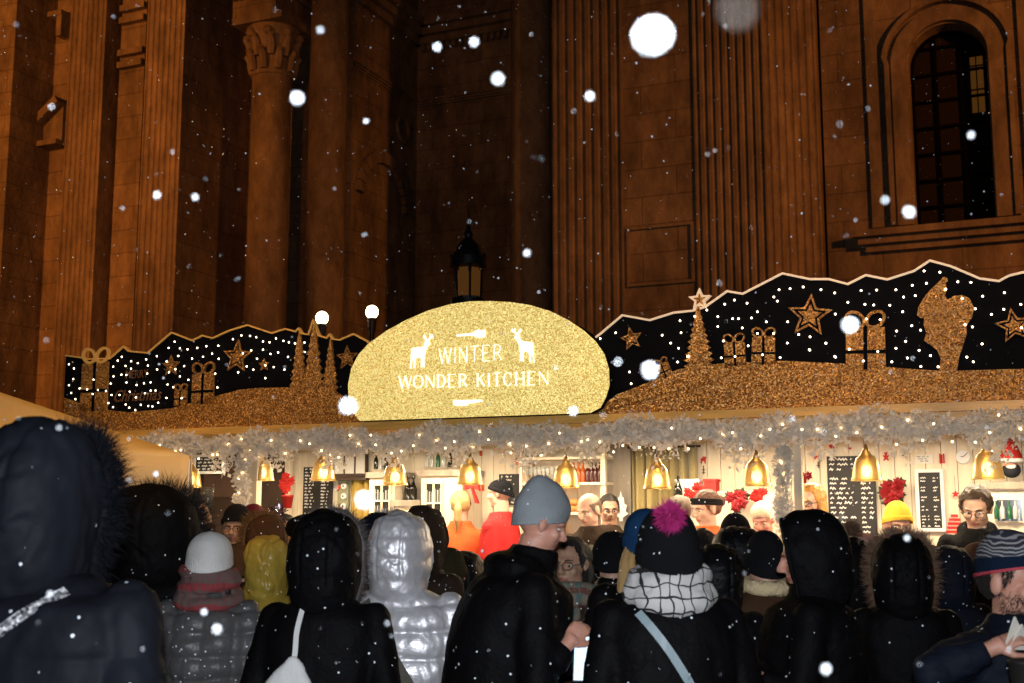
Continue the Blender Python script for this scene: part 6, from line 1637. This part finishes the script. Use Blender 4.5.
bag(P['near'], 'shoulder_bag', 'black shoulder bag on a silver sequinned strap across the nearest navy jacket', 'bag', [(.17, .830 * H), (.12, .80 * H), (-.06, .71 * H), (-.2, .62 * H)], .024, SEQ, (-.30, -.02, .50 * H), (.13, .06, .13), BLK)
H = P['tote']['H']
bag(P['tote'], 'tote_bag', 'white cotton tote bag on thin handles on the back of the black coat', 'bag', [(-.045, .84 * H), (-.052, .79 * H), (-.052, .75 * H), (-.055, .73 * H)], .018, mat('white_cotton', (.72, .72, .72), .9, bump=(80, .4)), (-.07, -.19, .665 * H), (.105, .035, .115), None, True)
H = P['silver']['H']
bag(P['silver'], 'crossbody_bag', 'olive grey crossbody bag on a wide strap over the silver jacket', 'bag', [(-.10, .825 * H), (-.03, .76 * H), (.08, .66 * H), (.15, .57 * H)], .042, mat('olive_grey_webbing', (.10, .09, .07), .7, bump=(200, .5)), (.24, -.03, .50 * H), (.12, .05, .12), BROWN, off=.026)
H = P['pompom']['H']
bag(P['pompom'], 'crossbody_bag', 'dark bag on a pale blue leather strap across the black coat with checked scarf', 'bag', [(-.125, .82 * H), (-.05, .76 * H), (.04, .67 * H), (.12, .57 * H), (.15, .52 * H)], .026, mat('pale_blue_leather', (.26, .34, .38), .45), (.25, -.02, .46 * H), (.12, .05, .12), BLK)
H = P['pink']['H']
bag(P['pink'], 'shoulder_bag', 'black bag on a thin strap over the pale pink jacket', 'bag', [(-.09, .83 * H), (.0, .76 * H), (.12, .66 * H), (.17, .58 * H)], .018, BLK2, (.25, -.02, .50 * H), (.11, .05, .11), BLK)
# what the hands hold
def held(name, p, key, label, cat, dx=0, dy=0, dz=0):
    S_, E_, W_ = p['A'][key]; f = (W_ - E_).normalized(); q = W_ + f * .09 + Vector((dx, dy, dz))
    r_ = empty(name, (0, 0, 0), 0, label, cat); M = Matrix.Rotation(p['root'].rotation_euler[2], 3, 'Z'); r_.location = Vector(p['root'].location) + M @ q; r_.rotation_euler = (0, 0, p['root'].rotation_euler[2]); return r_
g_ = held('beer_glass', P['mug'], 'R', 'small clear glass with yellow drink raised beside the tent corner', 'glass', dy=.05, dz=-.02)
m_ = MB(); m_.lathe([(.001, 0), (.030, 0), (.034, .10), (.037, .13), (.034, .13), (.031, .10), (.028, .006), (.001, .006)], 20); m_.build('glass_wall', mat('drinking_glass', (.5, .5, .45), .08, trans=.8), g_, True)
m_ = MB(); m_.lathe([(.001, .008), (.027, .008), (.030, .09), (.001, .09)], 18); m_.build('drink', mat('yellow_drink', (.6, .38, .04), .2), g_, True)
g_ = held('napkin', P['striped'], 'R', 'folded white paper napkin pinched in the hand of the bearded man', 'napkin', dz=.0)
m_ = MB(); m_.prism([(-.055, -.03), (.045, -.02), (-.0, .055)], -.010, -.004); m_.prism([(-.045, -.035), (.05, -.03), (-.015, .035)], .0, .006); m_.build('fold', PAPER, g_, fix=True)
g_ = held('phone', P['tall'], 'R', 'lit smartphone held low by the tall man in black', 'phone', dx=-.01, dy=.01, dz=-.10); g_.rotation_euler = (R(-15), 0, R(-12))
m_ = MB(); m_.box(-.036, .036, .0, .008, -.075, .075); m_.build('case', BLACK, g_)
m_ = MB(); m_.box(-.032, .032, -.0015, -.0005, -.070, .070); m_.build('screen', mat('phone_screen', (.5, .6, .7), .2, emit=(.62, .82, 1.), estr=1.), g_)
pp = at_y(594, 628, 5.12); g_ = empty('mug', pp - Vector((0, 0, .05)), R(10), 'dark blue mug with white numbers held by the woman in plaid scarf', 'mug')
m_ = MB(); m_.lathe([(.001, 0), (.036, 0), (.040, .005), (.042, .09), (.039, .09), (.037, .008), (.001, .008)], 28); m_.tube([(.040, 0, .02), (.065, 0, .028), (.068, 0, .06), (.041, 0, .075)], .006, 8); m_.build('cup', mat('navy_glaze', (.012, .03, .07), .15), g_, True)
text_mesh('191', 'lettering', .045, mat('pale_blue_print', (.35, .5, .6), .5), g_, 0, -.0435, .028, ext=.001, sx=.8)
pp = at_y(1028, 674, 3.0)
g_ = empty('paper_cup', pp - Vector((0, 0, .13)), 0, 'white paper cup in a black sleeve with white marks at the lower right edge', 'cup')
m_ = MB(); m_.lathe([(.001, 0), (.028, 0), (.037, .10), (.039, .104), (.036, .104), (.027, .004), (.001, .004)], 28); m_.build('cup', PAPER, g_, True)
m_ = MB(); m_.lathe([(.0345, .052), (.044, .155), (.046, .157), (.046, .163), (.030, .166), (.001, .166)], 28); m_.build('sleeve', BLACK, g_, True)
m_ = MB()
for dx_, dz_ in ((-.012, .12), (-.016, .085), (-.002, .085), (.012, .12)): m_.box(dx_ - .003, dx_ + .003, -.052, -.030, dz_, dz_ + .020)
m_.build('mark', WHITE, g_)
# bunch of tinsel by the profile man
pp = at_y(276, 517, 7.2); m_ = MB(); leaves(m_, 90, lambda k: Vector(rng.normal(size=3)) * .018, (.006, .05)); o = m_.build('tinsel_bunch', mat('lilac_foil', (.35, .3, .5), .25, 1.)); o.location = pp; tag(o, 'small lilac foil tinsel bunch beside the burgundy beanie', 'decoration')

# ------------------------------------------------------------------ falling snow
SNOW = mat('snowflake', (.86, .90, .96), .6, transl=.35)
def flake_mesh(r, sd):
    r2 = np.random.RandomState(sd); bm = bmesh.new(); bmesh.ops.create_icosphere(bm, subdivisions=2, radius=r)
    for v in bm.verts: v.co *= 1 + .22 * (r2.rand() - .5)
    me = bpy.data.meshes.new('snowflake'); bm.to_mesh(me); bm.free(); me.materials.append(SNOW); me.polygons.foreach_set('use_smooth', [True] * len(me.polygons)); return me
FM = [flake_mesh(1., k) for k in range(4)]
FDIM = flake_mesh(1., 9); FDIM.materials[0] = mat('darkened_flake', (.012, .011, .010), .9, spec=0.)  # near-black colour stands in for dimness, as the close flash overexposes white
big = [(653, 36, 46, 'biggest white snow disc floating near the top right of the centre pilaster', 1.), (737, 12, 50, 'large faint see-through snow disc at the top edge over the fluted pilaster', .16),
 (650, 370, 23, 'bright snow disc in front of the small gifts right of the gold sign', .9), (850, 325, 22, 'bright snow disc covering the bow of the gift left of the glitter Santa', .95),
 (348, 406, 22, 'bright snow disc at the lower left edge of the gold sign', .9), (364, 500, 24, 'soft white snow disc before the mustard curtain and slim cupboard', .75),
 (297, 98, 19, 'bright snow disc in front of the leaf capital', .95), (498, 79, 17, 'bright snow disc under the recess cornice', 1.), (474, 42, 14, 'bright snow disc on the recess cornice', 1.),
 (909, 212, 17, 'bright snow disc at the lower left corner of the arched window', 1.), (437, 47, 13, 'grey snow disc on the left part of the recess cornice', .5), (590, 96, 14, 'pale snow disc on the centre fluted pilaster', .7),
 (826, 669, 16, 'bright snow disc in front of the black parka near the bottom', .9), (971, 135, 12, 'blueish snow disc on the arched window', .55), (157, 195, 12, 'grey snow disc on the left fluted pilasters', .55),
 (195, 197, 11, 'white snow disc just right of the left fluted pilasters', .9), (527, 253, 11, 'snow disc right of the iron lantern', .7), (573, 411, 14, 'white snow disc on the lower right of the gold sign', .75),
 (366, 121, 9, 'bright snow dot left of the round recess column', 1.), (885, 200, 12, 'dim grey snow disc left of the arched window sill', .3), (320, 30, 11, 'dim grey snow disc right of the leaf capital', .35),
 (618, 362, 12, 'dim blue snow disc on the black board beside the gold sign', .3), (217, 629, 15, 'soft snow disc on the grey quilted jacket', .7), (204, 612, 11, 'snow disc on the upper back of the grey quilted jacket', .7),
 (907, 538, 10, 'pale blue snow disc on the fur-hooded black coat', .6), (50, 594, 11, 'grey snow disc on the nearest navy jacket', .5), (59, 428, 9, 'blue grey snow disc on top of the nearest fur hood', .4), (156, 474, 9, 'pale snow disc on the tent valance', .7)]
for i, (px, py, sz_, lb, br) in enumerate(big):
    r = .0034 if br > .6 else .0024 if br > .4 else .0014
    d = (9.0 + F * 2 * r) / (sz_ + 1.2)
    o = link('snowflake', FM[i % 4] if br > .2 else FDIM); o.location = Vector((0, 0, EYE)) + ray(px, py) * d; o.scale = (r, r * 1.0, r * 1.1); o.rotation_euler = tuple(rng.rand(3) * 3)
    tag(o, lb, 'snowflake', 'large snowflakes drifting close to the camera')
mids = [(590, 180, 9), (0, 0, 0)]
m_ = MB(); ico = bmesh.new(); bmesh.ops.create_icosphere(ico, subdivisions=1, radius=1.); iv = [v.co.copy() for v in ico.verts]; iff = [tuple(v.index for v in f.verts) for f in ico.faces]; ico.free()
vs = []; fs = []; cnt = 0
pts_ = []
for k in range(NSNOW):
    if k < NSNOW * .022: d = rng.uniform(1.1, 3.0)
    else: d = 2.5 + 13.5 * rng.rand() ** .7
    px, py = rng.uniform(-140, 1160), rng.uniform(-120, 700)
    p_ = Vector((0, 0, EYE)) + ray(px, py) * d
    q = p_ - ST.o; vv = q.dot(ST.V)
    if p_.z < .02 or (-.30 < vv < 1.7 and p_.z < 3.3 and d > 4): continue
    r = (.0005 + .0009 * rng.rand() ** 2) if d < 3.0 else (.0010 + .0022 * rng.rand() ** 3)
    pts_.append((p_, r))
for p_, r in pts_:
    n0 = len(vs); e = Vector((1 + .3 * rng.rand(), 1, 1 + .5 * rng.rand())) * r
    vs += [(p_.x + v.x * e.x, p_.y + v.y * e.y, p_.z + v.z * e.z) for v in iv]; fs += [tuple(i + n0 for i in f) for f in iff]
m_.add(vs, fs); tag(m_.build('falling_snow', SNOW, smooth=True), 'countless tiny white snowflakes falling through the night air', 'snow', kind='stuff')

# ------------------------------------------------------------------ light
w = bpy.data.worlds.new('World'); scene.world = w; w.use_nodes = True
nt = w.node_tree; bg = nt.nodes['Background']; sky = nt.nodes.new('ShaderNodeTexSky'); sky.sky_type = 'NISHITA'; sky.sun_disc = False
sky.sun_elevation = R(-4); sky.sun_rotation = R(200); nt.links.new(sky.outputs[0], bg.inputs[0]); bg.inputs[1].default_value = SKY_S
def spot(loc, target, energy, col, size, blend=.6, rad=.3):
    l = bpy.data.lights.new('flood_or_added_spot', 'SPOT'); l.energy = energy; l.color = col; l.spot_size = R(size); l.spot_blend = blend; l.shadow_soft_size = rad
    o = bpy.data.objects.new('flood_or_added_spot', l); C.objects.link(o); o.location = loc
    o.rotation_euler = (Vector(target) - Vector(loc)).to_track_quat('-Z', 'Y').to_euler(); return o
for a_ in FLOODS_AND_FILLS: spot(*a_)
l = bpy.data.lights.new('camera_flash', 'SPOT'); l.energy = FLASH_E; l.color = (.90, .95, 1.0); l.spot_size = R(85); l.spot_blend = .9; l.shadow_soft_size = .03
o = bpy.data.objects.new('camera_flash', l); C.objects.link(o); o.location = (.0, -.06, EYE + .13); o.rotation_euler = (PI / 2 + PITCH, 0, 0)
vs_ = scene.view_settings; vs_.view_transform = 'Standard'; vs_.look = 'None'; vs_.exposure = 0; vs_.gamma = 1
scene.render.engine = 'CYCLES'
cy = scene.cycles; cy.use_denoising = True; cy.max_bounces = 5; cy.diffuse_bounces = 3; cy.glossy_bounces = 2; cy.transmission_bounces = 3; cy.transparent_max_bounces = 6; cy.caustics_reflective = False; cy.caustics_refractive = False; cy.sample_clamp_indirect = 4
